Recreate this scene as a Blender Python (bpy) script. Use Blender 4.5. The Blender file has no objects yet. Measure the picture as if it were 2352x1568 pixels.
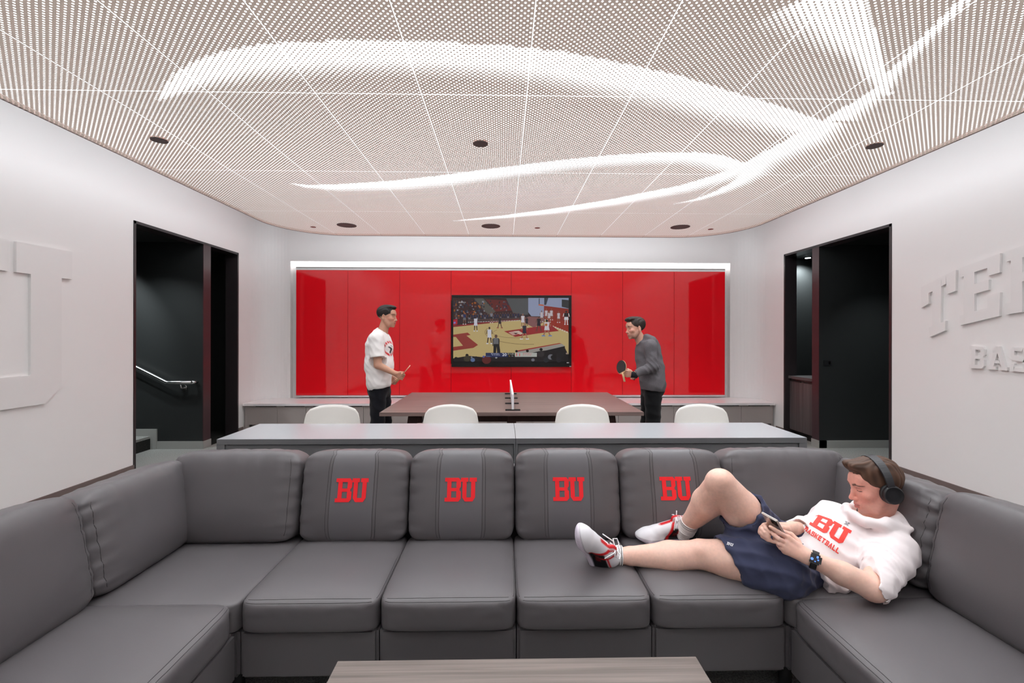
import bpy, bmesh, math, random
import numpy as np
from mathutils import Vector, Matrix
from mathutils.bvhtree import BVHTree

# ------------------------------------------------------------------ camera, world, exposure
F_PX, CX, HY, CAMZ, TH, ROLL = 1028.0, 1176.0, 771.0, 1.485, 0.01945, 0.0015
scene = bpy.context.scene
COL = scene.collection
cam_data = bpy.data.cameras.new('camera')
cam_data.sensor_width = 36.0
cam_data.lens = F_PX / 2352.0 * 36.0
cam_data.shift_y = -(784.0 - HY) / 2352.0
cam_data.clip_start = 0.05
cam = bpy.data.objects.new('camera', cam_data)
COL.objects.link(cam)
cam.matrix_world = (Matrix.Translation((0, 0, CAMZ)) @ Matrix.Rotation(-TH, 4, 'Z')
                    @ Matrix.Rotation(math.pi / 2, 4, 'X') @ Matrix.Rotation(ROLL, 4, 'Z'))
scene.camera = cam
scene.view_settings.view_transform = 'Standard'
scene.view_settings.look = 'None'
scene.view_settings.gamma = 1.0
scene.view_settings.exposure = 0.0
scene.view_settings.use_curve_mapping = False
world = bpy.data.worlds.new('world')
scene.world = world
world.use_nodes = True
world.node_tree.nodes['Background'].inputs[0].default_value = (0.02, 0.02, 0.022, 1)
world.node_tree.nodes['Background'].inputs[1].default_value = 0.3
scene.cycles.max_bounces = 10
scene.cycles.diffuse_bounces = 6
scene.cycles.transparent_max_bounces = 16
scene.cycles.use_denoising = True
scene.cycles.sample_clamp_indirect = 6.0

BACKLIGHT, LED, NICHE_W, STAIR_W = 13.2, 3.5, 150.0, 170.0     # strengths of the room's own lights

def ray(px, py):
    py = py - ROLL * (px - CX)
    u, v = (px - CX) / F_PX, (HY - py) / F_PX
    return ((u + TH) / (1 - u * TH), 1.0, v / (1 - u * TH))     # X/Y, 1, (z-CAMZ)/Y

def P(px, py, Y):
    r = ray(px, py)
    return Vector((r[0] * Y, Y, CAMZ + r[2] * Y))
def onX(px, py, X):
    r = ray(px, py)
    return P(px, py, X / r[0])
def onZ(px, py, z):
    r = ray(px, py)
    return P(px, py, (z - CAMZ) / r[2])

# ------------------------------------------------------------------ materials
def lin(c):
    return tuple(((x / 255) / 12.92 if x / 255 <= 0.04045 else ((x / 255 + 0.055) / 1.055) ** 2.4) for x in c) + (1.0,)

def mat(name, color=(0.5, 0.5, 0.5), rough=0.5, metal=0.0, spec=0.5, bump=None, var=None, sheen=0.0, emis=None, attr=None, coat=0.0, sss=0.0):
    """bump=(scale,strength,distance); var=(scale,amount); attr = colour attribute name"""
    m = bpy.data.materials.new(name)
    m.use_nodes = True
    nt = m.node_tree
    b = nt.nodes['Principled BSDF']
    c = tuple(color) + ((1.0,) if len(color) == 3 else ())
    b.inputs['Base Color'].default_value = c
    b.inputs['Roughness'].default_value = rough
    b.inputs['Metallic'].default_value = metal
    b.inputs['Specular IOR Level'].default_value = spec
    b.inputs['Sheen Weight'].default_value = sheen
    b.inputs['Coat Weight'].default_value = coat
    if sss:
        b.inputs['Subsurface Weight'].default_value = sss
        b.inputs['Subsurface Radius'].default_value = (0.02, 0.008, 0.004)
        b.inputs['Subsurface Scale'].default_value = 0.4
    src = None
    if attr:
        a = nt.nodes.new('ShaderNodeAttribute'); a.attribute_name = attr
        src = a.outputs['Color']
        nt.links.new(src, b.inputs['Base Color'])
    tc = None
    if bump or var:
        tc = nt.nodes.new('ShaderNodeTexCoord')
    if var:
        n = nt.nodes.new('ShaderNodeTexNoise'); n.inputs['Scale'].default_value = var[0]; n.inputs['Detail'].default_value = 4
        nt.links.new(tc.outputs['Object'], n.inputs['Vector'])
        mx = nt.nodes.new('ShaderNodeMix'); mx.data_type = 'RGBA'; mx.blend_type = 'MULTIPLY'
        mx.inputs[0].default_value = 1.0
        r = nt.nodes.new('ShaderNodeMapRange')
        r.inputs[1].default_value = 0.3; r.inputs[2].default_value = 0.7
        r.inputs[3].default_value = 1 - var[1]; r.inputs[4].default_value = 1 + var[1]
        nt.links.new(n.outputs['Fac'], r.inputs[0])
        if src: nt.links.new(src, mx.inputs[6])
        else: mx.inputs[6].default_value = c
        nt.links.new(r.outputs[0], mx.inputs[7])
        nt.links.new(mx.outputs[2], b.inputs['Base Color'])
    if bump:
        n = nt.nodes.new('ShaderNodeTexNoise'); n.inputs['Scale'].default_value = bump[0]; n.inputs['Detail'].default_value = 3
        nt.links.new(tc.outputs['Object'], n.inputs['Vector'])
        bp = nt.nodes.new('ShaderNodeBump'); bp.inputs['Strength'].default_value = bump[1]; bp.inputs['Distance'].default_value = bump[2]
        nt.links.new(n.outputs['Fac'], bp.inputs['Height'])
        nt.links.new(bp.outputs[0], b.inputs['Normal'])
    if emis:
        b.inputs['Emission Color'].default_value = tuple(emis[0]) + (1.0,)
        b.inputs['Emission Strength'].default_value = emis[1]
    return m

def wood_mat(name, c1, c2, rough, stretch=(1.2, 30, 30), scale=1.0, rot=0.0, plank=None):
    m = bpy.data.materials.new(name); m.use_nodes = True
    nt = m.node_tree; b = nt.nodes['Principled BSDF']; b.inputs['Roughness'].default_value = rough
    tc = nt.nodes.new('ShaderNodeTexCoord'); mp = nt.nodes.new('ShaderNodeMapping')
    mp.inputs['Scale'].default_value = stretch
    n = nt.nodes.new('ShaderNodeTexNoise'); n.inputs['Scale'].default_value = scale; n.inputs['Detail'].default_value = 6
    n.inputs['Distortion'].default_value = 0.6
    cr = nt.nodes.new('ShaderNodeValToRGB')
    cr.color_ramp.elements[0].position = 0.3; cr.color_ramp.elements[0].color = lin(c1)
    cr.color_ramp.elements[1].position = 0.7; cr.color_ramp.elements[1].color = lin(c2)
    nt.links.new(tc.outputs['Object'], mp.inputs[0]); nt.links.new(mp.outputs[0], n.inputs['Vector'])
    nt.links.new(n.outputs['Fac'], cr.inputs[0]); nt.links.new(cr.outputs[0], b.inputs['Base Color'])
    if plank:     # thin darker joints every plank[0] metres across Y
        sx = nt.nodes.new('ShaderNodeSeparateXYZ'); nt.links.new(tc.outputs['Object'], sx.inputs[0])
        d = nt.nodes.new('ShaderNodeMath'); d.operation = 'DIVIDE'; d.inputs[1].default_value = plank[0]
        nt.links.new(sx.outputs[1], d.inputs[0])
        f = nt.nodes.new('ShaderNodeMath'); f.operation = 'FRACT'; nt.links.new(d.outputs[0], f.inputs[0])
        l = nt.nodes.new('ShaderNodeMath'); l.operation = 'LESS_THAN'; l.inputs[1].default_value = plank[1]
        nt.links.new(f.outputs[0], l.inputs[0])
        mx = nt.nodes.new('ShaderNodeMix'); mx.data_type = 'RGBA'
        nt.links.new(l.outputs[0], mx.inputs[0]); nt.links.new(cr.outputs[0], mx.inputs[6]); mx.inputs[7].default_value = lin(plank[2])
        nt.links.new(mx.outputs[2], b.inputs['Base Color'])
    return m

M = {}
M['wall'] = mat('white_wall_paint', lin((236, 233, 232)), 0.32, bump=(60, 0.03, 0.002), spec=0.35)
M['letter'] = mat('white_letter_gloss', lin((232, 229, 228)), 0.28, spec=0.5)
M['slab'] = mat('plenum_white', lin((235, 235, 235)), 0.8)
M['black'] = mat('black_paint', lin((34, 36, 36)), 0.5, bump=(200, 0.05, 0.001))
M['jamb'] = mat('dark_door_lining', lin((44, 38, 40)), 0.35)
M['base'] = mat('brown_base_trim', lin((112, 98, 94)), 0.5)
M['basegrey'] = mat('grey_base_trim', lin((150, 150, 146)), 0.5)
M['red'] = mat('red_back_painted_glass', (0.82, 0.008, 0.016), 0.035, spec=0.62)
M['redgap'] = mat('dark_red_joint', (0.08, 0.002, 0.004), 0.6)
M['bench'] = mat('white_worktop', lin((236, 230, 230)), 0.18)
M['cabinet'] = mat('warm_grey_laminate', lin((166, 156, 152)), 0.4)
M['dark'] = mat('shadow_gap_black', lin((24, 20, 20)), 0.6)
M['tvblack'] = mat('tv_black', lin((14, 13, 15)), 0.25)
M['island_top'] = mat('light_grey_worktop', lin((172, 174, 178)), 0.22, spec=0.6)
M['island'] = mat('dark_grey_laminate', lin((104, 104, 106)), 0.4)
M['chair'] = mat('white_plastic_shell', lin((236, 232, 226)), 0.35)
M['steel'] = mat('brushed_steel', lin((190, 190, 190)), 0.25, metal=1.0)
M['chrome'] = mat('white_steel_leg', lin((210, 208, 205)), 0.35)
M['carpet'] = mat('grey_carpet', lin((150, 150, 146)), 0.95, bump=(260, 0.8, 0.01), var=(140, 0.45), spec=0.1)
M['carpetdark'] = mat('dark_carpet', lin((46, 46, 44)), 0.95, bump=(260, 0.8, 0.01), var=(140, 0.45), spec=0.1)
M['leather'] = mat('dark_grey_leather', lin((94, 90, 92)), 0.42, bump=(420, 0.10, 0.002), spec=0.45)
M['thread'] = mat('dark_seam', lin((54, 51, 52)), 0.6)
M['patch'] = mat('grey_leather_strip', lin((99, 96, 99)), 0.36, bump=(420, 0.08, 0.002))
M['logo'] = mat('red_embroidery', lin((246, 24, 36)), 0.6)
M['tabletop'] = wood_mat('brown_wood_planks', (112, 94, 90), (134, 114, 108), 0.42, (1.5, 40, 40), plank=(0.062, 0.10, (92, 76, 72)))
M['walnut'] = wood_mat('dark_walnut', (52, 30, 26), (72, 44, 38), 0.45, (6, 6, 1.5))
M['coffee'] = wood_mat('grey_oak_laminate', (92, 82, 76), (132, 120, 113), 0.34, (0.9, 42, 42), scale=1.5)
M['kitchen'] = wood_mat('dark_grain_laminate', (66, 58, 58), (92, 84, 84), 0.45, (30, 30, 1.0))
M['rubber'] = mat('black_rubber', lin((22, 22, 24)), 0.5)
M['grille'] = mat('brown_grey_grille', lin((98, 86, 84)), 0.7)
M['sprinkler'] = mat('red_brown_cap', lin((150, 84, 74)), 0.6)

# ------------------------------------------------------------------ object helpers
def link(name, me, parent=None, mats=None, smooth=False):
    o = bpy.data.objects.new(name, me)
    COL.objects.link(o)
    if mats:
        for m in (mats if isinstance(mats, (list, tuple)) else [mats]):
            me.materials.append(m)
    if smooth:
        me.polygons.foreach_set('use_smooth', [True] * len(me.polygons))
    if parent: o.parent = parent
    return o

def tag(o, label=None, cat=None, group=None, kind=None):
    if label: o['label'] = label
    if cat: o['category'] = cat
    if group: o['group'] = group
    if kind: o['kind'] = kind
    return o

def thing(name, label, cat, loc=(0, 0, 0), rz=0.0, group=None):
    o = bpy.data.objects.new(name, None); COL.objects.link(o)
    o.location = loc; o.rotation_euler = (0, 0, rz); o.empty_display_size = 0.1
    return tag(o, label, cat, group)

class MB:
    """collects simple solids into one mesh"""
    def __init__(s): s.bm = bmesh.new(); s.mi = 0
    def box(s, x0, x1, y0, y1, z0, z1, bev=0.0, mi=0):
        r = bmesh.ops.create_cube(s.bm, size=1.0)
        vs = r['verts']
        for v in vs:
            v.co = Vector((x0 + (x1 - x0) * (v.co.x + .5), y0 + (y1 - y0) * (v.co.y + .5), z0 + (z1 - z0) * (v.co.z + .5)))
        fs = {f for v in vs for f in v.link_faces}
        for f in fs: f.material_index = mi
        if bev > 0:
            es = {e for v in vs for e in v.link_edges}
            q = bmesh.ops.bevel(s.bm, geom=list(es), offset=bev, segments=2, affect='EDGES')
            for f in q['faces']: f.material_index = mi
        return s
    def prism(s, pts, off, mi=0):
        """closed prism: polygon pts (list of Vector) extruded by vector off"""
        a = [s.bm.verts.new(Vector(p)) for p in pts]; b = [s.bm.verts.new(Vector(p) + Vector(off)) for p in pts]
        fs = [s.bm.faces.new(a), s.bm.faces.new(b[::-1])]
        n = len(a)
        for i in range(n): fs.append(s.bm.faces.new((a[i], b[i], b[(i + 1) % n], a[(i + 1) % n])))
        for f in fs: f.material_index = mi
        return s
    def tube(s, pts, r, seg=10, mi=0, r2=None, flat=1.0):
        pts = [Vector(p) for p in pts]; n = len(pts); rings = []
        t0 = (pts[1] - pts[0]).normalized()
        up = Vector((0, 0, 1)) if abs(t0.z) < .9 else Vector((1, 0, 0))
        nx = t0.cross(up).normalized()
        for i, p in enumerate(pts):
            t = (pts[min(i + 1, n - 1)] - pts[max(i - 1, 0)]).normalized()
            nx = (nx - t * nx.dot(t)).normalized(); ny = t.cross(nx)
            rr = r if r2 is None else r + (r2 - r) * i / (n - 1)
            rings.append([s.bm.verts.new(p + (nx * math.cos(a) + ny * math.sin(a) * flat) * rr) for a in [2 * math.pi * k / seg for k in range(seg)]])
        for i in range(n - 1):
            for k in range(seg):
                f = s.bm.faces.new((rings[i][k], rings[i][(k + 1) % seg], rings[i + 1][(k + 1) % seg], rings[i + 1][k])); f.material_index = mi; f.smooth = True
        for rg in (rings[0][::-1], rings[-1]):
            f = s.bm.faces.new(rg); f.material_index = mi
        return s
    def disc(s, c, r, h, axis='Z', seg=32, mi=0):
        d = {'Z': Vector((0, 0, 1)), 'Y': Vector((0, 1, 0)), 'X': Vector((1, 0, 0))}[axis]
        c = Vector(c); return s.tube([c - d * h / 2, c + d * h / 2], r, seg, mi)
    def lathe(s, c, axis, prof, seg=40, mi=0):
        """prof: (distance along the axis, radius)"""
        ax = Vector(axis).normalized(); a = ax.orthogonal().normalized(); b = ax.cross(a); c = Vector(c); rings = []
        for d, r in prof: rings.append([s.bm.verts.new(c + ax * d + (a * math.cos(t) + b * math.sin(t)) * r) for t in [2 * math.pi * k / seg for k in range(seg)]])
        for i in range(len(rings) - 1):
            for k in range(seg):
                f = s.bm.faces.new((rings[i][k], rings[i][(k + 1) % seg], rings[i + 1][(k + 1) % seg], rings[i + 1][k])); f.smooth = True; f.material_index = mi
        s.bm.faces.new(rings[0][::-1]); s.bm.faces.new(rings[-1])
        return s
    def build(s, name, mats, parent=None, smooth=False):
        bmesh.ops.recalc_face_normals(s.bm, faces=s.bm.faces)
        me = bpy.data.meshes.new(name); s.bm.to_mesh(me); s.bm.free()
        o = link(name, me, parent, mats)
        if smooth: me.polygons.foreach_set('use_smooth', [True] * len(me.polygons))
        return o

def box(name, x0, x1, y0, y1, z0, z1, m, parent=None, bev=0.0):
    return MB().box(x0, x1, y0, y1, z0, z1, bev).build(name, m, parent)
def struct(name, mb, m):
    return tag(mb.build(name, m), kind='structure')

# unit-square letters as convex pieces
LET = {
 'B': [[(0,.84),(.74,.84),(.86,1),(0,1)], [(0,0),(.86,0),(.74,.16),(0,.16)], [(.14,.16),(.40,.16),(.40,.84),(.14,.84)],
       [(.40,.43),(.74,.43),(.78,.5),(.74,.57),(.40,.57)], [(.72,.57),(.90,.53),(1,.62),(1,.88),(.86,1),(.74,.84),(.72,.84)],
       [(.72,.16),(.74,.16),(.86,0),(1,.12),(1,.42),(.90,.47),(.72,.43)], [(.74,.57),(.78,.5),(.90,.53)], [(.74,.43),(.90,.47),(.78,.5)], [(.78,.5),(.9,.47),(.93,.5),(.9,.53)]],
 'U': [[(0,.83),(.46,.83),(.46,1),(0,1)], [(.54,.83),(1,.83),(1,1),(.54,1)], [(.1,.17),(.36,.17),(.36,.83),(.1,.83)],
       [(.64,.17),(.9,.17),(.9,.83),(.64,.83)], [(.1,.17),(.26,0),(.74,0),(.9,.17)]],
 'A': [[(0,0),(.42,0),(.42,.14),(0,.14)], [(.58,0),(1,0),(1,.14),(.58,.14)], [(.08,.14),(.30,.14),(.5,.72),(.5,1),(.38,1)],
       [(.70,.14),(.92,.14),(.62,1),(.5,1),(.5,.72)], [(.36,.28),(.64,.28),(.60,.40),(.40,.40)]],
 'S': [[(0,.62),(.24,.66),(.24,.84),(.30,.86),(.16,1),(0,.88)], [(.16,1),(.28,.84),(.72,.84),(.80,1)], [(.76,.68),(1,.68),(1,1),(.80,1),(.76,.84)],
       [(0,.62),(.12,.46),(.84,.40),(.96,.52),(.88,.58),(.24,.66)], [(.76,.16),(.84,.0),(1,.12),(1,.46),(.88,.56),(.76,.40)], [(.2,.16),(.2,0),(.84,0),(.76,.16)], [(0,0),(.2,0),(.24,.16),(.24,.32),(0,.32)]],
}
# ------------------------------------------------------------------ room shell
XL, XR, YB, YR, ZC, ZS = -3.93, 4.20, 7.42, -1.60, 2.935, 3.55
DT = 2.705                                    # head height of the openings and of the red wall recess
YL0, YL1, YR0, YR1 = 4.833, 6.713, 4.76, 6.614
WT = 0.15

# --- backlit perforated ceiling: the back light membrane and the ceiling slab above it
def swirl_bands():
    """(polyline of the crisp edge in pixels, widths in metres along it, side)"""
    A = [(362,232),(372,200),(400,168),(440,144),(500,119),(600,101),(700,94),(850,92),(1000,95),(1150,103),(1300,119),(1450,148),(1560,173),(1700,216),(1800,246),(1885,276),(1905,300)]
    wA = [.0,.12,.2,.26,.3,.33,.33,.33,.33,.34,.36,.38,.38,.36,.34,.30,.22]
    B = [(1890,276),(1820,312),(1720,368),(1690,382),(1640,402),(1560,426),(1400,458),(1250,482),(1150,495),(1040,507)]
    wB = [.25,.42,.36,.30,.30,.30,.28,.24,.16,.02]
    C = [(662,420),(700,424),(760,424),(900,415),(1000,404),(1150,384),(1300,366),(1400,356),(1500,350),(1600,349),(1660,356),(1705,372),(1722,384)]
    wC = [.0,.12,.22,.30,.32,.30,.28,.28,.28,.28,.30,.30,.2]
    D = [(1720,375),(1700,400),(1680,418),(1640,440),(1600,456),(1545,469)]
    wD = [.30,.28,.22,.16,.10,.0]
    E = [(1950,-60),(1985,0),(2008,60),(2022,110),(2034,160),(2050,215)]
    wE = [.40,.34,.26,.16,.12,.05]
    G = [(2240,-50),(2200,0),(2110,90),(2040,165),(2010,200),(1960,232),(1890,276)]
    wG = [.06,.07,.08,.09,.12,.2,.28]
    return [(A, wA, -1), (B, wB, 1), (C, wC, -1), (D, wD, 1), (E, wE, -1), (G, wG, 1)]

def ceiling_material():
    m = bpy.data.materials.new('perforated_metal'); m.use_nodes = True
    nt = m.node_tree; N = nt.nodes; L = nt.links
    b = N['Principled BSDF']; out = N['Material Output']
    b.inputs['Base Color'].default_value = (0.68, 0.575, 0.495, 1); b.inputs['Roughness'].default_value = 0.55
    tc = N.new('ShaderNodeTexCoord'); sp = N.new('ShaderNodeSeparateXYZ'); L.new(tc.outputs['Object'], sp.inputs[0])
    def math_(op, a, b_=None, c=None):
        n = N.new('ShaderNodeMath'); n.operation = op
        for i, v in enumerate((a, b_, c)):
            if v is None: continue
            if isinstance(v, (int, float)): n.inputs[i].default_value = v
            else: L.new(v, n.inputs[i])
        return n.outputs[0]
    X, Y = sp.outputs[0], sp.outputs[1]
    a = 0.0224
    k = 1 / (math.sqrt(2) * a)
    u = math_('MULTIPLY', math_('ADD', X, Y), k); v = math_('MULTIPLY', math_('SUBTRACT', X, Y), k)
    fu = math_('SUBTRACT', math_('FRACT', u), 0.5); fv = math_('SUBTRACT', math_('FRACT', v), 0.5)
    d2 = math_('ADD', math_('MULTIPLY', fu, fu), math_('MULTIPLY', fv, fv))
    at = N.new('ShaderNodeAttribute'); at.attribute_name = 'hole'
    r = at.outputs['Fac']
    hole = math_('LESS_THAN', d2, math_('MULTIPLY', r, r))
    # thin open joints between the metal panels
    jx = math_('LESS_THAN', math_('ABSOLUTE', math_('SUBTRACT', math_('FRACT', math_('DIVIDE', math_('SUBTRACT', X, 0.139 - 0.3165), 0.633)), 0.5)), 0.0026)
    jy = math_('LESS_THAN', math_('ABSOLUTE', math_('SUBTRACT', math_('FRACT', math_('DIVIDE', math_('SUBTRACT', Y, 6.54 - 0.64), 1.28)), 0.5)), 0.0012)
    mask = math_('MAXIMUM', hole, math_('MAXIMUM', jx, jy))
    tr = N.new('ShaderNodeBsdfTransparent'); mx = N.new('ShaderNodeMixShader')
    L.new(mask, mx.inputs[0])
    tl = N.new('ShaderNodeBsdfTranslucent'); tl.inputs['Color'].default_value = (0.022, 0.018, 0.015, 1)  # added translucency makes the metal between the holes glow, for want of bounced light
    ad = N.new('ShaderNodeAddShader'); L.new(b.outputs[0], ad.inputs[0]); L.new(tl.outputs[0], ad.inputs[1])
    L.new(ad.outputs[0], mx.inputs[1]); L.new(tr.outputs[0], mx.inputs[2]); L.new(mx.outputs[0], out.inputs[0])
    return m

CXL, CXR, CYB, CYF = -3.085, 3.36, 6.54, -0.72
def rounded_outline(x0, x1, y0, y1, r, n=14):
    pts = []
    for cx, cy, a0 in ((x1 - r, y1 - r, 0), (x0 + r, y1 - r, 90), (x0 + r, y0 + r, 180), (x1 - r, y0 + r, 270)):
        for i in range(n + 1):
            a = math.radians(a0 + 90 * i / n); pts.append((cx + r * math.cos(a), cy + r * math.sin(a)))
    return pts

def build_ceiling():
    h = 0.02
    xs = np.arange(CXL, CXR + h * .5, h); ys = np.arange(CYF, CYB + h * .5, h)
    xs[-1] = CXR; ys[-1] = CYB
    XX, YY = np.meshgrid(xs, ys, indexing='ij')
    rad = 0.85
    # pull the grid's corner points in onto the rounded outline
    cx = np.clip(XX, CXL + rad, CXR - rad); cy = np.clip(YY, CYF + rad, CYB - rad)
    dx, dy = XX - cx, YY - cy; L = np.maximum(np.hypot(dx, dy), 1e-9); Linf = np.maximum(np.abs(dx), np.abs(dy))
    corner = (np.abs(dx) > 0) & (np.abs(dy) > 0)
    s = np.where(corner, np.where(L > 0, Linf / L, 1), 1)
    PX, PY = cx + dx * s, cy + dy * s
    R = np.full(PX.shape, 0.218)
    pts = np.stack([PX, PY], -1)
    vis = PY > 1.5
    q = pts[vis]
    best = np.zeros(len(q))
    for poly, wid, side in swirl_bands():
        W = np.array([list(onZ(x, y, ZC))[:2] for x, y in poly])
        # resample smoothly
        dist = np.full(len(q), 9.0); val = np.zeros(len(q))
        for i in range(len(W) - 1):
            A_, B_ = W[i], W[i + 1]; ab = B_ - A_; l2 = ab @ ab
            t = ((q - A_) @ ab) / l2
            if i == 0: ok = t >= 0
            else: ok = np.ones(len(q), bool)
            if i == len(W) - 2: ok &= t <= 1
            tc = np.clip(t, 0, 1)
            pr = A_ + tc[:, None] * ab; dv = q - pr; d = np.hypot(dv[:, 0], dv[:, 1])
            cr = ab[0] * (q[:, 1] - A_[1]) - ab[1] * (q[:, 0] - A_[0])
            near = d < dist
            w = wid[i] + (wid[i + 1] - wid[i]) * tc
            inside = (cr * side < 0) & ok
            g = np.where(inside & (w > 1e-3), np.clip(1.0 - np.clip((d / np.maximum(w, 1e-3) - .50) / .50, 0, 1), 0, 1), 0)
            val = np.where(near, g, val); dist = np.where(near, d, dist)
        best = np.maximum(best, val)
    Rv = R[vis]; Rv = Rv + best * (0.462 - 0.218)
    R[vis] = Rv
    # the faint larger-to-smaller shading of the plain field
    nx, ny = XX.shape
    idx = np.arange(nx * ny).reshape(nx, ny)
    quads = np.stack([idx[:-1, :-1], idx[:-1, 1:], idx[1:, 1:], idx[1:, :-1]], -1).reshape(-1, 4)
    co = np.stack([PX, PY, np.full(PX.shape, ZC)], -1).reshape(-1, 3)
    me = bpy.data.meshes.new('ceiling')
    me.from_pydata(co.tolist(), [], quads.tolist())
    at = me.attributes.new('hole', 'FLOAT', 'POINT'); at.data.foreach_set('value', R.reshape(-1).astype(np.float32))
    return tag(link('ceiling', me, None, ceiling_material()), kind='structure')

def build_room():
    build_ceiling()
    ol = rounded_outline(CXL, CXR, CYF, CYB, 0.85)
    # turned-down rim of the ceiling raft
    bm = MB()
    n = len(ol)
    inner = rounded_outline(CXL + .006, CXR - .006, CYF + .006, CYB - .006, 0.844)
    for i in range(n):
        a, b_, c, d = ol[i], ol[(i + 1) % n], inner[(i + 1) % n], inner[i]
        bm.prism([(a[0], a[1], ZC - .004), (b_[0], b_[1], ZC - .004), (c[0], c[1], ZC - .004), (d[0], d[1], ZC - .004)], (0, 0, .031))
    struct('trim_ceiling_edge', bm, mat('bronze_rim', lin((122, 104, 100)), 0.4))
    # the back light above the perforated metal (the room's lamp)
    ol2 = rounded_outline(CXL - .05, CXR + .05, CYF - .05, CYB + .05, 0.9)
    bm = MB(); bm.prism([(x, y, ZC + .028) for x, y in ol2], (0, 0, .02))
    lightm = mat('ceiling_backlight', (.02, .02, .02), 0.8, emis=((0.95, 0.99, 1.03), BACKLIGHT))
    # the diffuser throws most of its light straight down: radiance falls with the angle from its normal
    nt = lightm.node_tree
    g = nt.nodes.new('ShaderNodeNewGeometry'); dp = nt.nodes.new('ShaderNodeVectorMath'); dp.operation = 'DOT_PRODUCT'
    nt.links.new(g.outputs['Normal'], dp.inputs[0]); nt.links.new(g.outputs['Incoming'], dp.inputs[1])
    ml = nt.nodes.new('ShaderNodeMath'); ml.operation = 'MULTIPLY'; ml.inputs[1].default_value = BACKLIGHT
    ab = nt.nodes.new('ShaderNodeMath'); ab.operation = 'ABSOLUTE'
    nt.links.new(dp.outputs['Value'], ab.inputs[0]); pw = nt.nodes.new('ShaderNodeMath'); pw.operation = 'POWER'; pw.inputs[1].default_value = 1.6
    nt.links.new(ab.outputs[0], pw.inputs[0]); nt.links.new(pw.outputs[0], ml.inputs[0])
    sx = nt.nodes.new('ShaderNodeSeparateXYZ'); nt.links.new(g.outputs['Normal'], sx.inputs[0])
    mr = nt.nodes.new('ShaderNodeMapRange'); mr.inputs[1].default_value = -1; mr.inputs[2].default_value = 1     # under side full, upper side weak
    mr.inputs[3].default_value = 1.0; mr.inputs[4].default_value = 0.42
    nt.links.new(sx.outputs[2], mr.inputs[0])
    m2 = nt.nodes.new('ShaderNodeMath'); m2.operation = 'MULTIPLY'; nt.links.new(ml.outputs[0], m2.inputs[0]); nt.links.new(mr.outputs[0], m2.inputs[1])
    ml = m2
    nt.links.new(ml.outputs[0], nt.nodes['Principled BSDF'].inputs['Emission Strength'])
    tag(bm.build('ceiling_backlight', lightm), 'white glowing light panel behind the perforated ceiling', 'ceiling light')
    struct('ceiling_slab', MB().box(XL - WT, XR + WT, YR - WT, YB + .4, ZS, ZS + .1), M['slab'])
    struct('floor', MB().box(XL - 4.5, XR + 4.5, YR - WT, YB + .4, -0.1, 0), M['carpet'])
    # side walls with the two tall openings
    def side(name, X, y0, y1, s, yend):
        bm = MB()
        a, b_ = (X - WT, X) if s < 0 else (X, X + WT)
        bm.box(a, b_, YR - WT, y0, 0, ZS)
        bm.box(a, b_, y0, y1, DT, ZS)
        bm.box(a, b_, y1, yend, 0, ZS)
        # rounded corner into the back wall
        r = YB - yend
        cx = X - s * r
        for i in range(12):
            t0, t1 = math.radians(90 * i / 12), math.radians(90 * (i + 1) / 12)
            p = [(cx + s * r * math.cos(t0), yend + r * math.sin(t0), 0), (cx + s * r * math.cos(t1), yend + r * math.sin(t1), 0)]
            p += [(cx + s * (r + WT) * math.cos(t1), yend + (r + WT) * math.sin(t1), 0), (cx + s * (r + WT) * math.cos(t0), yend + (r + WT) * math.sin(t0), 0)]
            bm.prism(p, (0, 0, ZS))
        o = struct(name, bm, M['wall'])
        return o
    side('wall_left', XL, YL0, YL1, -1, 7.04)
    side('wall_right', XR, YR0, YR1, 1, 7.04)
    struct('wall_rear', MB().box(XL - WT, XR + WT, YR - WT, YR, 0, ZS), M['wall'])
    # back wall with the shallow lit recess for the red glass
    fx0, fx1 = P(667, 700, YB).x, P(1677, 700, YB).x
    bm = MB()
    bm.box(XL + .38, fx0, YB, YB + WT, 0, ZS); bm.box(fx1, XR - .38, YB, YB + WT, 0, ZS)
    bm.box(fx0, fx1, YB, YB + WT, DT, ZS); bm.box(fx0, fx1, YB, YB + WT, 0, .44)
    bm.box(fx0, fx1, YB + .09, YB + WT, .44, DT)
    struct('wall_back', bm, M['wall'])
    # baseboards
    bm = MB(); bm.box(XL, XL + .012, YR, YL0, 0, .108); bm.box(XL, XL + .012, YL1, 6.83, 0, .108)
    struct('baseboard_left', bm, M['base'])
    bm = MB(); bm.box(XR - .012, XR, YR, YR0, 0, .108); bm.box(XR - .012, XR, YR1, 6.80, 0, .108)
    struct('baseboard_right', bm, M['base'])
    struct('baseboard_rear', MB().box(XL, XR, YR, YR + .012, 0, .108), M['base'])
    # door linings
    for s, X, y0, y1, nm in ((-1, XL, YL0, YL1, 'door_1'), (1, XR, YR0, YR1, 'door_2')):
        a, b_ = (X - WT - .02, X + .006) if s < 0 else (X - .006, X + WT + .02)
        bm = MB()
        bm.box(a, b_, y0 - .002, y0 + .028, 0, DT); bm.box(a, b_, y1 - .028, y1 + .002, 0, DT); bm.box(a, b_, y0, y1, DT - .028, DT + .002)
        struct(nm + '_frame', bm, M['jamb'])
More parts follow.
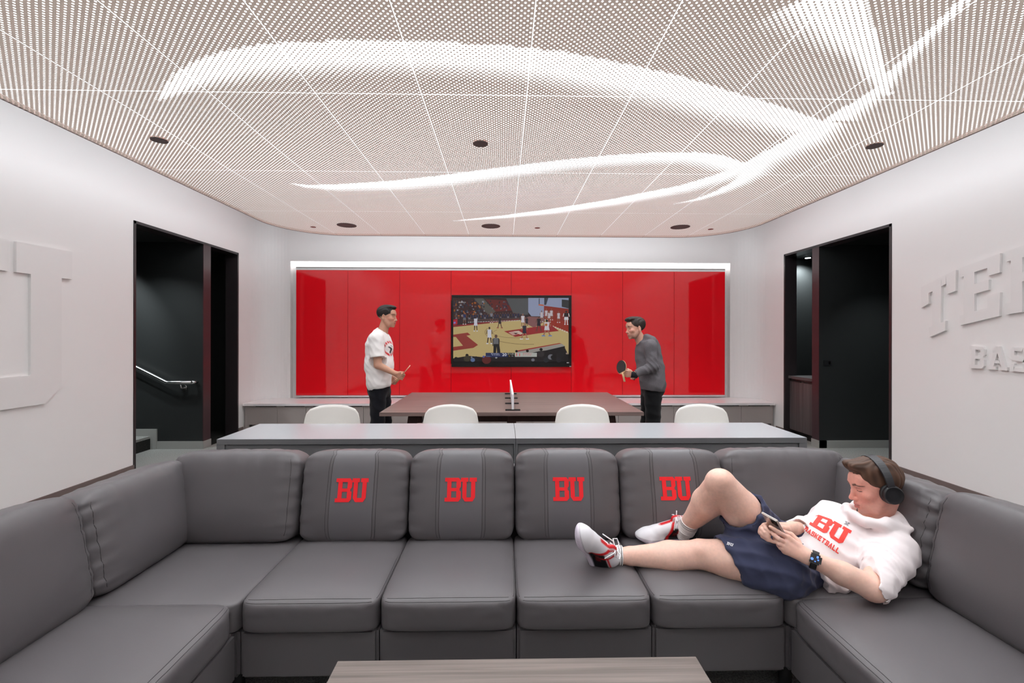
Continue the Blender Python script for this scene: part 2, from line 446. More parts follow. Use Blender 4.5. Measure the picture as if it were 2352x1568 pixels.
    # dark passages behind the openings
    for s, X, nm, pa, pb, y0, y1 in ((-1, XL, 'left', 5.942, 6.08, YL0, YL1), (1, XR, 'right', 5.876, 6.0, YR0, YR1)):
        far = X + s * 3.2
        lo, hi = (far, X - .0) if s < 0 else (X, far)
        bm = MB()
        bm.box(lo, hi, pa, pb, 0.0, DT)                                    # partition seen face on
        struct('wall_partition_' + nm, bm, M['black'])
        bm = MB(); l3, h3 = (far, X - WT) if s < 0 else (X + WT, far)
        bm.box(l3, h3, y0 - .9, y0 - .75, 0, DT + .1); bm.box(l3, h3, 7.0, 7.1, 0, DT + .1)
        fx = (far - .1, far) if s < 0 else (far, far + .1)
        bm.box(fx[0], fx[1], y0 - .9, 7.1, 0, DT + .1)
        xo = (X - WT - .012, X - WT) if s < 0 else (X + WT, X + WT + .012)
        bm.box(xo[0], xo[1], y0 - .9, y0, 0, DT); bm.box(xo[0], xo[1], y1, 7.1, 0, DT)
        struct('wall_passage_' + nm, bm, M['black'])
        lo2, hi2 = (far, X - WT) if s < 0 else (X + WT, far)
        struct('ceiling_passage_' + nm, MB().box(lo2, hi2, y0 - .9, 7.1, DT, DT + .1), M['black'])
        # plum end cap of the partition, flush in the opening
        e0, e1 = (X - .004, X + .004) if s < 0 else (X - .004, X + .004)
        struct('trim_partition_' + nm, MB().box(e0, e1, pa - .004, pb + .004, .1, DT - .03), mat('plum_edge_' + nm, lin((62, 42, 46)), 0.35))
        bm = MB(); bm.box(lo + .0, hi + (.008 if s < 0 else 0), pa - .012, pb + .012, 0, .10)
        if s > 0: bm.box(X - .008, X + .1, pa - .012, pb + .012, 0, .10)
        struct('baseboard_partition_' + nm, bm, M['basegrey'])
    # darker carpet in the small compartment beside the stair
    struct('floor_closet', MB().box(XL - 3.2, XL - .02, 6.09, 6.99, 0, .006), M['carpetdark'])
build_room()

# ------------------------------------------------------------------ stair, handrail, closet door, kitchenette, switch
def build_passages():
    st = thing('staircase', 'carpeted grey stair climbing away behind the doorway with the handrail', 'stairs', (-4.6, 5.4, 0))
    for k in range(6):
        x1 = -4.60 - .28 * k; x0 = x1 - .28
        o = box('step', x0 - (-4.6), x1 - (-4.6), -.55, .53, 0 if k == 0 else .17 * k, .17 * (k + 1), M['carpet'], st)
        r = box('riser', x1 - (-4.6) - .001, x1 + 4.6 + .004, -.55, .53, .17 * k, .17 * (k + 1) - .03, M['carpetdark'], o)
    box('stringer', -1.9, -.02 + .10, .52, .541, 0, .26, M['basegrey'], st)
    hr = thing('handrail', 'brushed steel handrail bracketed to the black stair wall', 'handrail', (-5.2, 5.86, .9))
    a, b_, c = P(313, 843, 5.86), P(383, 878, 5.86), P(441, 878, 5.86)
    d = a + (a - b_) * 2.2
    off = Vector((-5.2, 5.86, .9))
    MB().tube([d - off, a - off, b_ - off, b_ + Vector((.04, 0, 0)) - off, c - off], .021, 14).build('rail', M['steel'], hr)
    MB().tube([c - off + Vector((-.005, 0, 0)), c - off + Vector((.012, .02, 0)), c - off + Vector((.012, .08, 0))], .021, 12).build('rail_return', M['steel'], hr)
    e = P(419, 890, 5.90) - off
    bm = MB(); bm.disc(e + Vector((0, .03, -.005)), .040, .012, 'Y', 24); bm.tube([e + Vector((0, .03, -.005)), e + Vector((0, -.01, -.01)), e + Vector((0, -.04, .045))], .010, 8)
    bm.build('bracket', M['steel'], hr)
    # black hinged door leaf in the narrow compartment
    dd = thing('closet_door', 'black door leaf standing open in the narrow dark compartment beside the stair', 'door', (XL - .75, 6.62, 0))
    box('door_leaf', -.02, .02, -.35, .30, .02, 1.35, M['rubber'], dd)
    for z in (.25, 1.1): box('hinge', .02, .035, -.02, .02, z, z + .1, M['steel'], dd)
    # kitchenette through the right opening
    k = thing('base_cabinet', 'dark wood-grain cabinet with two doors in the lit niche behind the right-hand opening', 'cabinet', (XR + .06, 6.3, 0))
    box('body', .03, .62, -.295, .30, .1, .86, M['kitchen'], k)
    box('plinth', .08, .6, -.29, .29, 0, .1, M['dark'], k)
    for y0, y1 in ((-.293, .0), (.004, .296)):
        o = box('door', .008, .03, y0, y1, .11, .82, M['kitchen'], k)
        box('finger_pull', .0, .012, y0 + .03, y1 - .03, .82, .835, M['dark'], o)
    wt = box('worktop', XR + .045, XR + .70, 6.003, 6.60, .862, .90, mat('dark_stone_top', lin((86, 84, 84)), 0.3))
    tag(wt, 'thin dark stone worktop on the wood-grain niche cabinet', 'worktop')
    sw = thing('light_switch', 'small black light switch plate on the black passage wall', 'switch', P(1901, 833, 5.875))
    box('plate', -.055, .055, -.006, 0, -.035, .035, M['rubber'], sw)
    box('rocker', .01, .035, -.009, -.006, -.02, .02, M['tvblack'], sw)
    # niche and stair downlights, plus fill lamps added to brighten the passage carpets
    for nm, lb, x, y, sz, pw, tgt, ang in (
        ('recessed_or_fill_downlight', 'small recessed downlight in the black ceiling of the kitchen niche', XR + .50, 6.82, .05, NICHE_W, (XR + .50, 6.86, 0), 140),
        ('recessed_or_fill_downlight', 'small recessed downlight in the black ceiling over the stair', -5.15, 5.05, .05, STAIR_W, (-5.05, 5.94, 1.62), 62),
        ('recessed_or_fill_downlight', 'added fill downlight in the black ceiling just inside the stair doorway', -4.45, 5.25, 0.05, 110, (-4.45, 5.3, 0), 120),
        ('recessed_or_fill_downlight', 'added fill downlight in the black ceiling inside the right-hand opening', 4.95, 5.2, 0.05, 70, (4.95, 5.25, 0), 95)):
        t = thing(nm, lb, 'ceiling light', (x, y, DT))
        MB().disc((0, 0, -.006), .055, .012).build('trim_ring', M['steel'], t)
        MB().disc((0, 0, -.014), .038, .006).build('lens', mat('lens_glow', (1, 1, 1), .5, emis=((.9, .97, 1), 6)), t)
        ld = bpy.data.lights.new('downlight', 'SPOT'); ld.energy = pw; ld.shadow_soft_size = sz; ld.spot_size = math.radians(ang); ld.spot_blend = .8
        ld.color = (.88, .97, 1.0)
        lo = bpy.data.objects.new('downlight', ld); COL.objects.link(lo); lo.location = (x, y, DT - .03)
        lo.rotation_euler = (Vector(tgt) - Vector((x, y, DT - .03))).to_track_quat('-Z', 'Y').to_euler()
build_passages()

# ------------------------------------------------------------------ ceiling fittings
def build_fittings():
    for px, py, r, lb in ((365, 322, .058, 'small round speaker in the ceiling above the left wall letter'),
                          (1103, 330, .058, 'small round speaker in the middle of the perforated ceiling, ahead of the bright swirls'),
                          (2008, 335, .058, 'small round speaker in the ceiling near the right wall')):
        p = onZ(px, py, ZC); t = thing('ceiling_speaker', lb, 'speaker', (p.x, p.y, ZC))
        MB().disc((0, 0, .004), r, .006).build('rim', M['sprinkler'], t)
        MB().disc((0, 0, -.002), r * .94, .003).build('grille', M['grille'], t)
    for px, py, lb in ((796, 517, 'wide round speaker over the left end of the red glass wall'),
                       (1127, 519, 'wide round speaker in the ceiling above the wall television'),
                       (1562, 521, 'wide round speaker over the right end of the red glass wall')):
        p = onZ(px, py, ZC); t = thing('ceiling_speaker', lb, 'speaker', (p.x, p.y, ZC))
        MB().disc((0, 0, -.002), .124, .003, seg=40).build('grille', M['grille'], t)
    for px, py, lb in ((719, 521, 'tiny red-brown sprinkler cap left of the wide left speaker'),
                       (1234, 523, 'tiny red-brown sprinkler cap right of the middle wide speaker'),
                       (1632, 526, 'tiny red-brown sprinkler cap right of the wide right speaker')):
        p = onZ(px, py, ZC); t = thing('sprinkler', lb, 'sprinkler', (p.x, p.y, ZC))
        MB().disc((0, 0, -.002), .036, .003).build('cap', M['sprinkler'], t)
build_fittings()

# ------------------------------------------------------------------ red glass wall
def build_red_wall():
    y = YB - .012
    t = thing('glass_wall_panelling', 'glossy red back-painted glass panelling round the television', 'wall panelling', (.15, y, .5))
    xs = [P(q, 771, y).x for q in (680, 799, 918, 1036, 1174, 1312, 1430, 1548, 1665)]
    zt, zb = P(1176, 622, y).z, P(1176, 907, y).z
    zu, zd = P(1176, 690, y).z, P(1176, 835, y).z
    g = .0025
    def pane(x0, x1, z0, z1):
        MB().box(x0 + g - .15, x1 - g - .15, -.004, .008, z0 - .5, z1 - .5, .001).build('glass_panel', M['red'], t)
    for i in (0, 1, 2, 5, 6, 7): pane(xs[i], xs[i + 1], zb, zt)
    for i in (3, 4):
        pane(xs[i], xs[i + 1], zu, zt); pane(xs[i], xs[i + 1], zb, zd)
    box('backing', xs[0] - .15, xs[-1] - .15, .009, .045, zb - .5, zt - .5, M['redgap'], t)
    box('bottom_channel', xs[0] - .15, xs[-1] - .15, -.006, .02, zb - .53, zb - .503, mat('white_channel', lin((214, 206, 206)), .4), t)
    box('top_channel', xs[0] - .15, xs[-1] - .15, -.004, .02, zt - .498, zt - .465, mat('white_channel_top', lin((235, 235, 235)), .4), t)
    box('top_shadow_line', xs[0] - .15, xs[-1] - .15, -.006, .02, zt - .465, zt - .452, mat('grey_line', lin((110, 106, 104)), .4), t)
    # LED strip hidden in the recess round the panelling
    led = mat('led_strip', (1, 1, 1), .5, emis=((1, .98, .97), LED))
    fx0, fx1 = P(667, 700, YB).x, P(1677, 700, YB).x
    ls = thing('led_strip_light', 'white glowing strip light in the recess along the top of the red panelling', 'strip light', (.15, YB, DT))
    MB().box(fx0 + .003 - .15, fx1 - .003 - .15, .05, .088, -.065, -.002).build('top_strip', led, ls)
build_red_wall()
# ------------------------------------------------------------------ raised wall lettering
def wall_letter(lb, pieces, X, s):
    """pieces: convex polygons of 3-D points on the wall plane X, raised 3 cm into the room"""
    bm = MB()
    for pc in pieces:
        bm.prism([(X, p[1], p[2]) for p in pc], (-s * .022, 0, 0))
    o = bm.build('wall_letter', M['letter'])
    return tag(o, lb, 'wall letter', 'raised white letters on the walls')

def bil(c, u, v):
    """c: top-left, top-right, bottom-right, bottom-left pixel corners; v up"""
    return tuple((c[3][i] * (1 - u) + c[2][i] * u) * (1 - v) + (c[0][i] * (1 - u) + c[1][i] * u) * v for i in (0, 1))

def build_letters():
    z1 = lambda x, y: (2090 + x / 4.61, 540 + y / 4.61)
    T = [[(140,550),(220,510),(220,725),(143,768)], [(220,510),(262,490),(262,592),(220,612)], [(262,490),(355,440),(350,925),(258,962)],
         [(355,440),(403,417),(403,515),(355,540)], [(403,417),(510,365),(505,590),(415,625)], [(222,975),(258,962),(258,1066),(230,1077)],
         [(258,962),(350,925),(350,1028),(258,1066)], [(350,925),(400,905),(395,1010),(350,1028)]]
    E = [[(548,350),(593,333),(593,435),(553,447)], [(593,333),(707,292),(707,918),(593,945)], [(707,292),(843,243),(843,345),(707,390)],
         [(843,243),(980,190),(975,395),(860,428),(843,425)], [(707,515),(860,468),(857,578),(707,620)], [(707,805),(845,768),(845,885),(707,918)],
         [(845,640),(980,605),(972,855),(845,885)], [(548,850),(593,838),(593,945),(553,955)]]
    R = [[(1035,175),(1093,155),(1093,268),(1045,283)], [(1093,155),(1215,112),(1215,812),(1093,832)], [(1035,725),(1093,712),(1093,832),(1045,842)],
         [(1215,112),(1400,55),(1400,180),(1215,235)], [(1400,55),(1500,110),(1500,330),(1400,380)], [(1215,395),(1400,345),(1400,440),(1215,490)],
         [(1300,465),(1400,440),(1530,600),(1530,760),(1440,775)]]
    for nm, pcs, lb in (('T', T, 'tall raised white letter T, first of the arched word on the right wall'),
                        ('E', E, 'tall raised white letter E standing beside the raised letter T'),
                        ('R', R, 'tall raised white letter R cut off by the edge of view after the E')):
        wall_letter(lb, [[onX(*z1(*p), XR) for p in pc] for pc in pcs], XR, 1)
    for nm, c, lb in (('B', [(655,1170),(815,1180),(808,1412),(648,1408)], 'small raised white letter B below the arched word on the right wall'),
                      ('A', [(858,1172),(1048,1180),(1055,1432),(846,1420)], 'small raised white letter A between the small B and S'),
                      ('S', [(1092,1182),(1262,1190),(1262,1452),(1092,1436)], 'small raised white letter S at the edge of view after the small A')):
        cc = [z1(*p) for p in c]
        wall_letter(lb, [[onX(*bil(cc, u, v), XR) for u, v in pc] for pc in LET[nm]], XR, 1)
    # the big U on the left wall (Y grows away from the camera = to the right in the letter)
    g = lambda px, py: onX(px, py, XL + .03)
    yr, yl, yg = g(168, 578).y, g(40, 554).y, g(22, 548).y
    y0 = yg - (yr - yl)
    zt = (g(168, 578).z + g(40, 554).z) / 2; zs = (g(168, 642).z + g(144, 638).z) / 2
    zb = g(105, 927).z; zc = g(144, 886).z; zi = g(72, 862).z
    a, b_ = g(73, 700).y, g(144, 700).y
    la, lb_ = y0 + (yr - b_), yg - (a - yl)
    ch = b_ - g(106, 927).y
    Q = lambda *p: [(XL, y, z) for y, z in p]
    pcs = [Q((yl, zs), (yr, zs), (yr, zt), (yl, zt)), Q((y0, zs), (yg, zs), (yg, zt), (y0, zt)),
           Q((a, zi), (b_, zi), (b_, zs), (a, zs)), Q((la, zi), (lb_, zi), (lb_, zs), (la, zs)),
           Q((la, zc), (la + ch, zb), (b_ - ch, zb), (b_, zc), (b_, zi), (la, zi))]
    wall_letter('huge raised white letter U on the left wall before the stair doorway', pcs, XL, -1)
build_letters()

# ------------------------------------------------------------------ television
def build_tv():
    Y = YB - .075
    zz = lambda x, y: (1020 + x / 7.587, 660 + y / 7.587)
    t = thing('television', 'large black wall television showing a basketball game', 'television', (0, 0, 0))
    def rect(x0, y0, x1, y1, ya, yb, nm, m, bev=0.0):
        a, b_ = P(*zz(x0, y0), Y), P(*zz(x1, y1), Y)
        return box(nm, a.x, b_.x, ya, yb, b_.z, a.z, m, t, bev)
    rect(130, 130, 2222, 1385, Y + .004, Y + .055, 'casing', M['tvblack'], .004)
    rect(152, 170, 2182, 1300, Y + .001, Y + .004, 'screen', mat('screen_glass', (.004, .004, .005), .12), 0)
    rect(2138, 1303, 2176, 1318, Y + .001, Y + .004, 'maker_badge', mat('badge', lin((200, 200, 200)), .4))
    rect(2185, 1368, 2215, 1382, Y - .002, Y + .004, 'corner_badge', mat('badge2', lin((170, 170, 170)), .4))
    bm = bmesh.new(); colr = bm.loops.layers.color.new('Col'); lay = [0]
    def poly(pts, c):
        lay[0] += 1
        y = Y - .0002 - lay[0] * 0.000002
        vs = [bm.verts.new(P(*zz(*p), y)) for p in pts]
        f = bm.faces.new(vs)
        cc = (c[0] / 255, c[1] / 255, c[2] / 255, 1)
        for l in f.loops: l[colr] = cc
    def ell(cx, cy, rx, ry, c, n=9): poly([(cx + rx * math.cos(2 * math.pi * i / n), cy + ry * math.sin(2 * math.pi * i / n)) for i in range(n)], c)
    rnd = random.Random(4)
    poly([(160,182),(2170,182),(2170,1290),(160,1290)], (34, 26, 28))
    poly([(160,182),(1465,182),(1465,470),(160,560)], (52, 24, 24))
    poly([(520,190),(680,190),(900,420),(800,480),(720,430)], (84, 80, 74))
    poly([(720,205),(1080,225),(1190,400),(900,420)], (96, 28, 24))
    poly([(1080,190),(1465,190),(1465,500),(1200,440)], (78, 80, 82))
    for _ in range(150):
        x = rnd.uniform(170, 700); y = rnd.uniform(230, 540)
        if y > 560 - (x - 160) * .05: continue
        ell(x, y, rnd.uniform(8, 22), rnd.uniform(9, 24), rnd.choice([(150, 84, 20), (24, 22, 26), (40, 36, 44), (130, 130, 140), (70, 44, 34), (30, 36, 60), (90, 26, 24), (60, 70, 90)]), 7)
    for _ in range(40):
        x = rnd.uniform(760, 1130); y = rnd.uniform(240, 400)
        ell(x, y, 11, 16, rnd.choice([(100, 100, 110), (30, 30, 36), (50, 40, 60), (110, 36, 30)]), 7)
    poly([(1465,182),(2170,182),(2170,372),(1740,318),(1740,505),(1520,500),(1465,430)], (142, 150, 178))
    poly([(1740,318),(2170,375),(2170,620),(1740,530)], (134, 42, 30))
    poly([(2050,208),(2170,220),(2170,366),(2050,336)], (48, 48, 52))
    poly([(160,540),(700,520),(1500,470),(1500,560),(160,690)], (44, 30, 36))
    poly([(160,690),(1320,565),(1480,505),(1740,560),(2170,760),(2170,1160),(160,1250)], (188, 166, 112))
    poly([(1480,505),(1740,520),(1760,590),(1560,700),(1320,565)], (128, 84, 84))
    poly([(1740,520),(2170,600),(2170,790),(1830,650)], (146, 44, 26))
    for i in range(8): poly([(1840+40*i,655+16*i),(1868+40*i,650+16*i),(1885+40*i,672+16*i),(1856+40*i,680+16*i)], (205, 190, 170))
    poly([(1045,762),(1560,690),(1850,640),(2000,757),(1640,800),(1240,862)], (148, 38, 40))
    poly([(1120,780),(1260,755),(1330,800),(1200,835)], (190, 150, 140)); poly([(1200,770),(1300,752),(1380,800),(1330,822)], (200, 180, 165)); poly([(1210,790),(1290,790),(1250,815)], (60, 30, 34))
    poly([(160,660),(1300,545),(1300,562),(160,690)], (130, 34, 34))
    poly([(160,822),(410,786),(462,826),(390,840),(205,862),(160,862)], (142, 54, 46))
    poly([(205,862),(390,840),(592,1000),(330,1014)], (142, 54, 46)); poly([(330,1014),(592,1000),(510,1052),(160,1102),(160,1036)], (142, 54, 46))
    def arc(cx, cy, rx, ry, a0, a1, w, c, n=18):
        for i in range(n):
            t0, t1 = math.radians(a0 + (a1 - a0) * i / n), math.radians(a0 + (a1 - a0) * (i + 1) / n)
            poly([(cx+rx*math.cos(t0),cy+ry*math.sin(t0)),(cx+rx*math.cos(t1),cy+ry*math.sin(t1)),(cx+(rx-w)*math.cos(t1),cy+(ry-w)*math.sin(t1)),(cx+(rx-w)*math.cos(t0),cy+(ry-w)*math.sin(t0))], c)
    arc(1250, 790, 400, 90, 60, 215, 5, (96, 66, 46)); arc(1500, 780, 790, 215, 85, 200, 6, (96, 70, 50))
    poly([(1650,190),(1665,190),(1665,290),(1650,290)], (60,60,70)); poly([(1645,290),(1740,300),(1735,322),(1645,312)], (190,90,50))
    poly([(1745,182),(1765,182),(1765,310),(1745,300)], (40,40,50)); poly([(1765,182),(1815,182),(1780,300),(1765,300)], (60,62,74))
    poly([(160,560),(232,548),(232,640),(160,660)], (170, 34, 50)); poly([(165,600),(200,596),(200,628),(165,632)], (130,120,190))
    def man(x, y0, y1, top, leg, skin=(120, 80, 62), w=1.0, spread=1.0, shoe=(210, 210, 214)):
        h = y1 - y0
        ell(x, y0 + h * .07, h * .055 * w, h * .075, skin if w < 1.3 else (30, 26, 26), 8)
        poly([(x-h*.12*w,y0+h*.16),(x+h*.12*w,y0+h*.16),(x+h*.09*w,y0+h*.46),(x-h*.09*w,y0+h*.46)], top)
        poly([(x-h*.10*w,y0+h*.44),(x+h*.10*w,y0+h*.44),(x+h*.13*w,y0+h*.64),(x-h*.12*w,y0+h*.64)], leg)
        for s in (-1, 1):
            poly([(x+s*h*.03,y0+h*.62),(x+s*h*.10,y0+h*.62),(x+s*h*.11*spread,y0+h*.95),(x+s*h*.07*spread,y0+h*.95)], skin)
            poly([(x+s*h*.05*spread,y0+h*.94),(x+s*h*.14*spread,y0+h*.94),(x+s*h*.14*spread,y1),(x+s*h*.04*spread,y1)], shoe)
            poly([(x+s*h*.11*w,y0+h*.18),(x+s*h*.15*w,y0+h*.20),(x+s*h*.19*w,y0+h*.42),(x+s*h*.15*w,y0+h*.42)], skin)
    for i in range(20):
        x = 440 + i * 45
        man(x, 455 + (i * 7) % 13 - i * 1.5, 610 - i * 1.6, (26, 34, 66) if i % 4 else (24, 24, 28), (30, 32, 48) if i % 3 else (110, 110, 120), (100, 72, 62))
    man(355, 430, 645, (28, 44, 90), (100, 100, 104)); man(212, 440, 540, (90, 90, 96), (60, 60, 66))
    man(825, 420, 620, (120, 120, 130), (26, 26, 30))
    for x, y in ((1780, 370), (1830, 410), (1870, 370), (1700, 400), (1995, 415)): man(x, y, y + 200, (190, 180, 186), (190, 180, 186), (130, 92, 76))
    man(2128, 405, 650, (24, 24, 28), (205, 205, 210), (220, 220, 220), 1.3)
    man(550, 500, 765, (202, 200, 212), (202, 200, 212), (60, 40, 36))
    man(970, 495, 710, (32, 26, 34), (32, 26, 34), (90, 56, 44), 1, 1.8, (150, 60, 50))
    man(1372, 455, 700, (206, 200, 206), (206, 200, 206), (140, 96, 76)); man(1440, 510, 690, (26, 24, 34), (26, 24, 34), (70, 46, 40))
    man(1650, 500, 770, (26, 24, 34), (26, 24, 40), (90, 62, 54), 1, 1.6, (130, 44, 40))
    man(1790, 560, 850, (204, 196, 202), (204, 196, 202), (150, 104, 84), 1.3, 2.2, (90, 130, 190)); ell(1778, 650, 24, 24, (176, 100, 54), 12)
    man(1400, 620, 905, (28, 30, 48), (28, 30, 48), (160, 110, 88), 1, 2.0); man(790, 685, 985, (200, 200, 212), (200, 200, 212), (60, 40, 36), 1, 1.3)
    # referee seen from behind
    ell(905, 850, 26, 32, (92, 66, 54)); poly([(860,880),(950,880),(962,985),(862,985)], (128, 128, 132))
    for k in range(6): poly([(868+15*k,882),(874+15*k,882),(876+15*k,984),(870+15*k,984)], (30, 30, 34))
    for s in (-1, 1): poly([(905+s*44,880),(905+s*62,905),(905+s*60,1020),(905+s*46,1020)], (28, 26, 30) if s < 0 else (34, 30, 32))
    poly([(862,985),(962,985),(985,1150),(925,1150),(915,1030),(905,1150),(858,1150)], (18, 18, 20))
    # scorer's table and the front row of heads
    poly([(1240,1105),(2010,968),(2050,975),(1260,1125)], (150, 40, 44)); poly([(1262,1122),(2050,980),(2105,1020),(1330,1200)], (150, 146, 140)); poly([(1330,1200),(2105,1020),(2110,1120),(1330,1290)], (20, 16, 18))
    poly([(160,1235),(420,1190),(700,1215),(1000,1170),(1330,1190),(1650,1110),(2110,1060),(2170,1180),(2170,1290),(160,1290)], (22, 18, 20))
    for x, y, r, c in ((400,1180,28,(20,16,16)),(400,1240,60,(60,54,40)),(210,1240,34,(16,14,16)),(480,1215,16,(130,130,140)),(500,1262,40,(90,110,150)),(560,1225,30,(26,24,28)),(740,1262,80,(90,30,28)),
                       (690,1205,20,(80,90,160)),(910,1222,18,(160,160,160)),(1262,1110,24,(20,18,20)),(1452,1105,26,(20,16,16)),(1690,1080,30,(22,16,16)),(1690,1160,60,(44,38,40)),(1860,1210,52,(110,110,118)),(1900,1215,44,(16,14,16)),
                       (2020,1170,60,(26,24,26)),(2090,1120,40,(24,20,22)),(1550,1262,30,(110,110,120)),(1780,1262,50,(30,34,40)),(2000,1262,50,(34,32,38)),(2140,1150,18,(150,130,120))): ell(x, y, r, r * .9, c, 10)
    poly([(725,1138),(1112,1138),(1112,1212),(725,1212)], (28, 40, 84)); poly([(1118,1138),(1230,1138),(1230,1212),(1118,1212)], (14, 14, 16)); poly([(1235,1138),(1618,1138),(1618,1208),(1235,1208)], (176, 178, 172))
    me = bpy.data.meshes.new('picture'); bmesh.ops.recalc_face_normals(bm, faces=bm.faces); bm.to_mesh(me); bm.free()
    pm = bpy.data.materials.new('lit_picture'); pm.use_nodes = True; nt = pm.node_tree; b = nt.nodes['Principled BSDF']
    a = nt.nodes.new('ShaderNodeAttribute'); a.attribute_name = 'Col'
    nt.links.new(a.outputs['Color'], b.inputs['Emission Color']); b.inputs['Emission Strength'].default_value = .72
    b.inputs['Base Color'].default_value = (.004, .004, .004, 1); b.inputs['Roughness'].default_value = .3
    link('picture', me, t, pm)
    # broadcast lettering on the screen
    def txt(s, x, y, hpx, c, wpx=None):
        cu = bpy.data.curves.new('t', 'FONT'); cu.body = s; cu.size = 1; cu.resolution_u = 2
        ob = bpy.data.objects.new('t', cu); COL.objects.link(ob)
        dg = bpy.context.evaluated_depsgraph_get(); me = bpy.data.meshes.new_from_object(ob.evaluated_get(dg))
        bpy.data.objects.remove(ob)
        xs = [v.co.x for v in me.vertices]; ys = [v.co.y for v in me.vertices]
        x0, x1, y0, y1 = min(xs), max(xs), min(ys), max(ys)
        k = hpx / (y1 - y0); kx = k if wpx is None else wpx / (x1 - x0)
        for v in me.vertices:
            v.co = P(*zz(x + (v.co.x - x0) * kx, y + hpx - (v.co.y - y0) * k), Y - .0042)
        link('screen_lettering', me, t, mat('screen_text', (0, 0, 0), .4, emis=(lin(c)[:3], .9)))
    txt('BUCKNELL', 820, 1146, 17, (190, 196, 215), 145); txt('8-12 (4-3)', 836, 1170, 18, (190, 196, 215), 135); txt('FOULS: 1', 736, 1194, 12, (150, 160, 190), 80)
    txt('20', 1014, 1146, 48, (235, 235, 238), 76); txt('11:25', 1128, 1144, 24, (200, 200, 190), 88); txt('25', 1130, 1186, 15, (200, 160, 60)); txt('1st', 1180, 1184, 17, (200, 200, 200))
    txt('11', 1258, 1146, 48, (200, 26, 34), 66); txt('BOSTON U', 1376, 1143, 19, (190, 30, 40), 150); txt('9-11 (3-4)', 1376, 1170, 20, (190, 30, 40), 140)
    txt('ESPN+', 258, 246, 26, (170, 170, 170), 122)
build_tv()

# ------------------------------------------------------------------ low bench counter under the red wall
def build_bench():
    z = .46; y0 = 6.80
    bm = MB()
    r = .42
    bx0, bx1 = XL, XR
    pts = [(bx0 + .012, y0)] + [(XL + .38 - .38 * math.cos(a), 7.04 + .38 * math.sin(a)) for a in [math.radians(90 * i / 10) for i in range(11)]]
    pts += [(XR - .38 + .38 * math.sin(a), 7.04 + .38 * math.cos(a)) for a in [math.radians(90 * i / 10) for i in range(11)]] + [(bx1 - .012, y0)]
    pts = [(p[0] + (.004 if p[0] < 0 else -.004), p[1] - .002) for p in pts]
    bm.prism([(p[0], p[1], z - .035) for p in pts], (0, 0, .035))
    tag(bm.build('bench_top', M['bench']), 'long glossy white worktop running under the red glass wall', 'worktop')
    px = [571, 637, 703, 769, 835, 901, 966, 1031, 1096, 1161, 1226, 1291, 1356, 1421, 1486, 1548, 1611, 1703, 1773]
    X = [P(q, 940, y0 + .03).x for q in px]
    n = len(X)
    names = ['low pale cabinet at the left end of the white worktop', 'low pale cabinet behind the leftmost white chair', 'low pale cabinet behind the man in the white T-shirt',
             'low pale cabinet behind the left side of the table', 'low pale cabinet behind the second white chair from the left', 'low pale cabinet behind the middle of the table',
             'low pale cabinet behind the third white chair from the left', 'low pale cabinet behind the man in the grey hoodie', 'low pale cabinet at the right end of the white worktop']
    for i in range(9):
        a, b_, c = X[2 * i], X[2 * i + 1], X[min(2 * i + 2, n - 1)]
        if i == 8: c = X[-1]
        t = thing('low_cabinet', names[i], 'cabinet', ((a + c) / 2, y0 + .03, 0), 0, 'low cabinets under the white worktop')
        m = (a + c) / 2
        dp = .40 if i in (0, 8) else .55
        box('body', a - m + .001, c - m - .001, .02, dp, .135, z - .036, M['cabinet'], t)
        box('plinth', a - m + .001, c - m - .001, .09, dp - .05, 0, .135, M['cabinet'], t)
        for q0, q1 in ((a, b_), (b_, c)):
            d = box('door', q0 - m + .002, q1 - m - .002, 0, .02, .137, z - .052, M['cabinet'], t, .001)
            w = q1 - q0
            box('finger_pull', q0 - m + w * .25, q1 - m - w * .06, -.002, .02, z - .052, z - .038, M['dark'], d)
    # end fillers
    for nm, a, b_ in (('left', XL + .02, X[0] - .002), ('right', X[-1] + .002, XR - .02)):
        tag(box('filler_panel', a, b_, y0 + .055, y0 + .075, 0, z - .036, M['cabinet']), 'narrow pale filler panel closing the %s end of the low cabinets' % nm, 'panel')
build_bench()

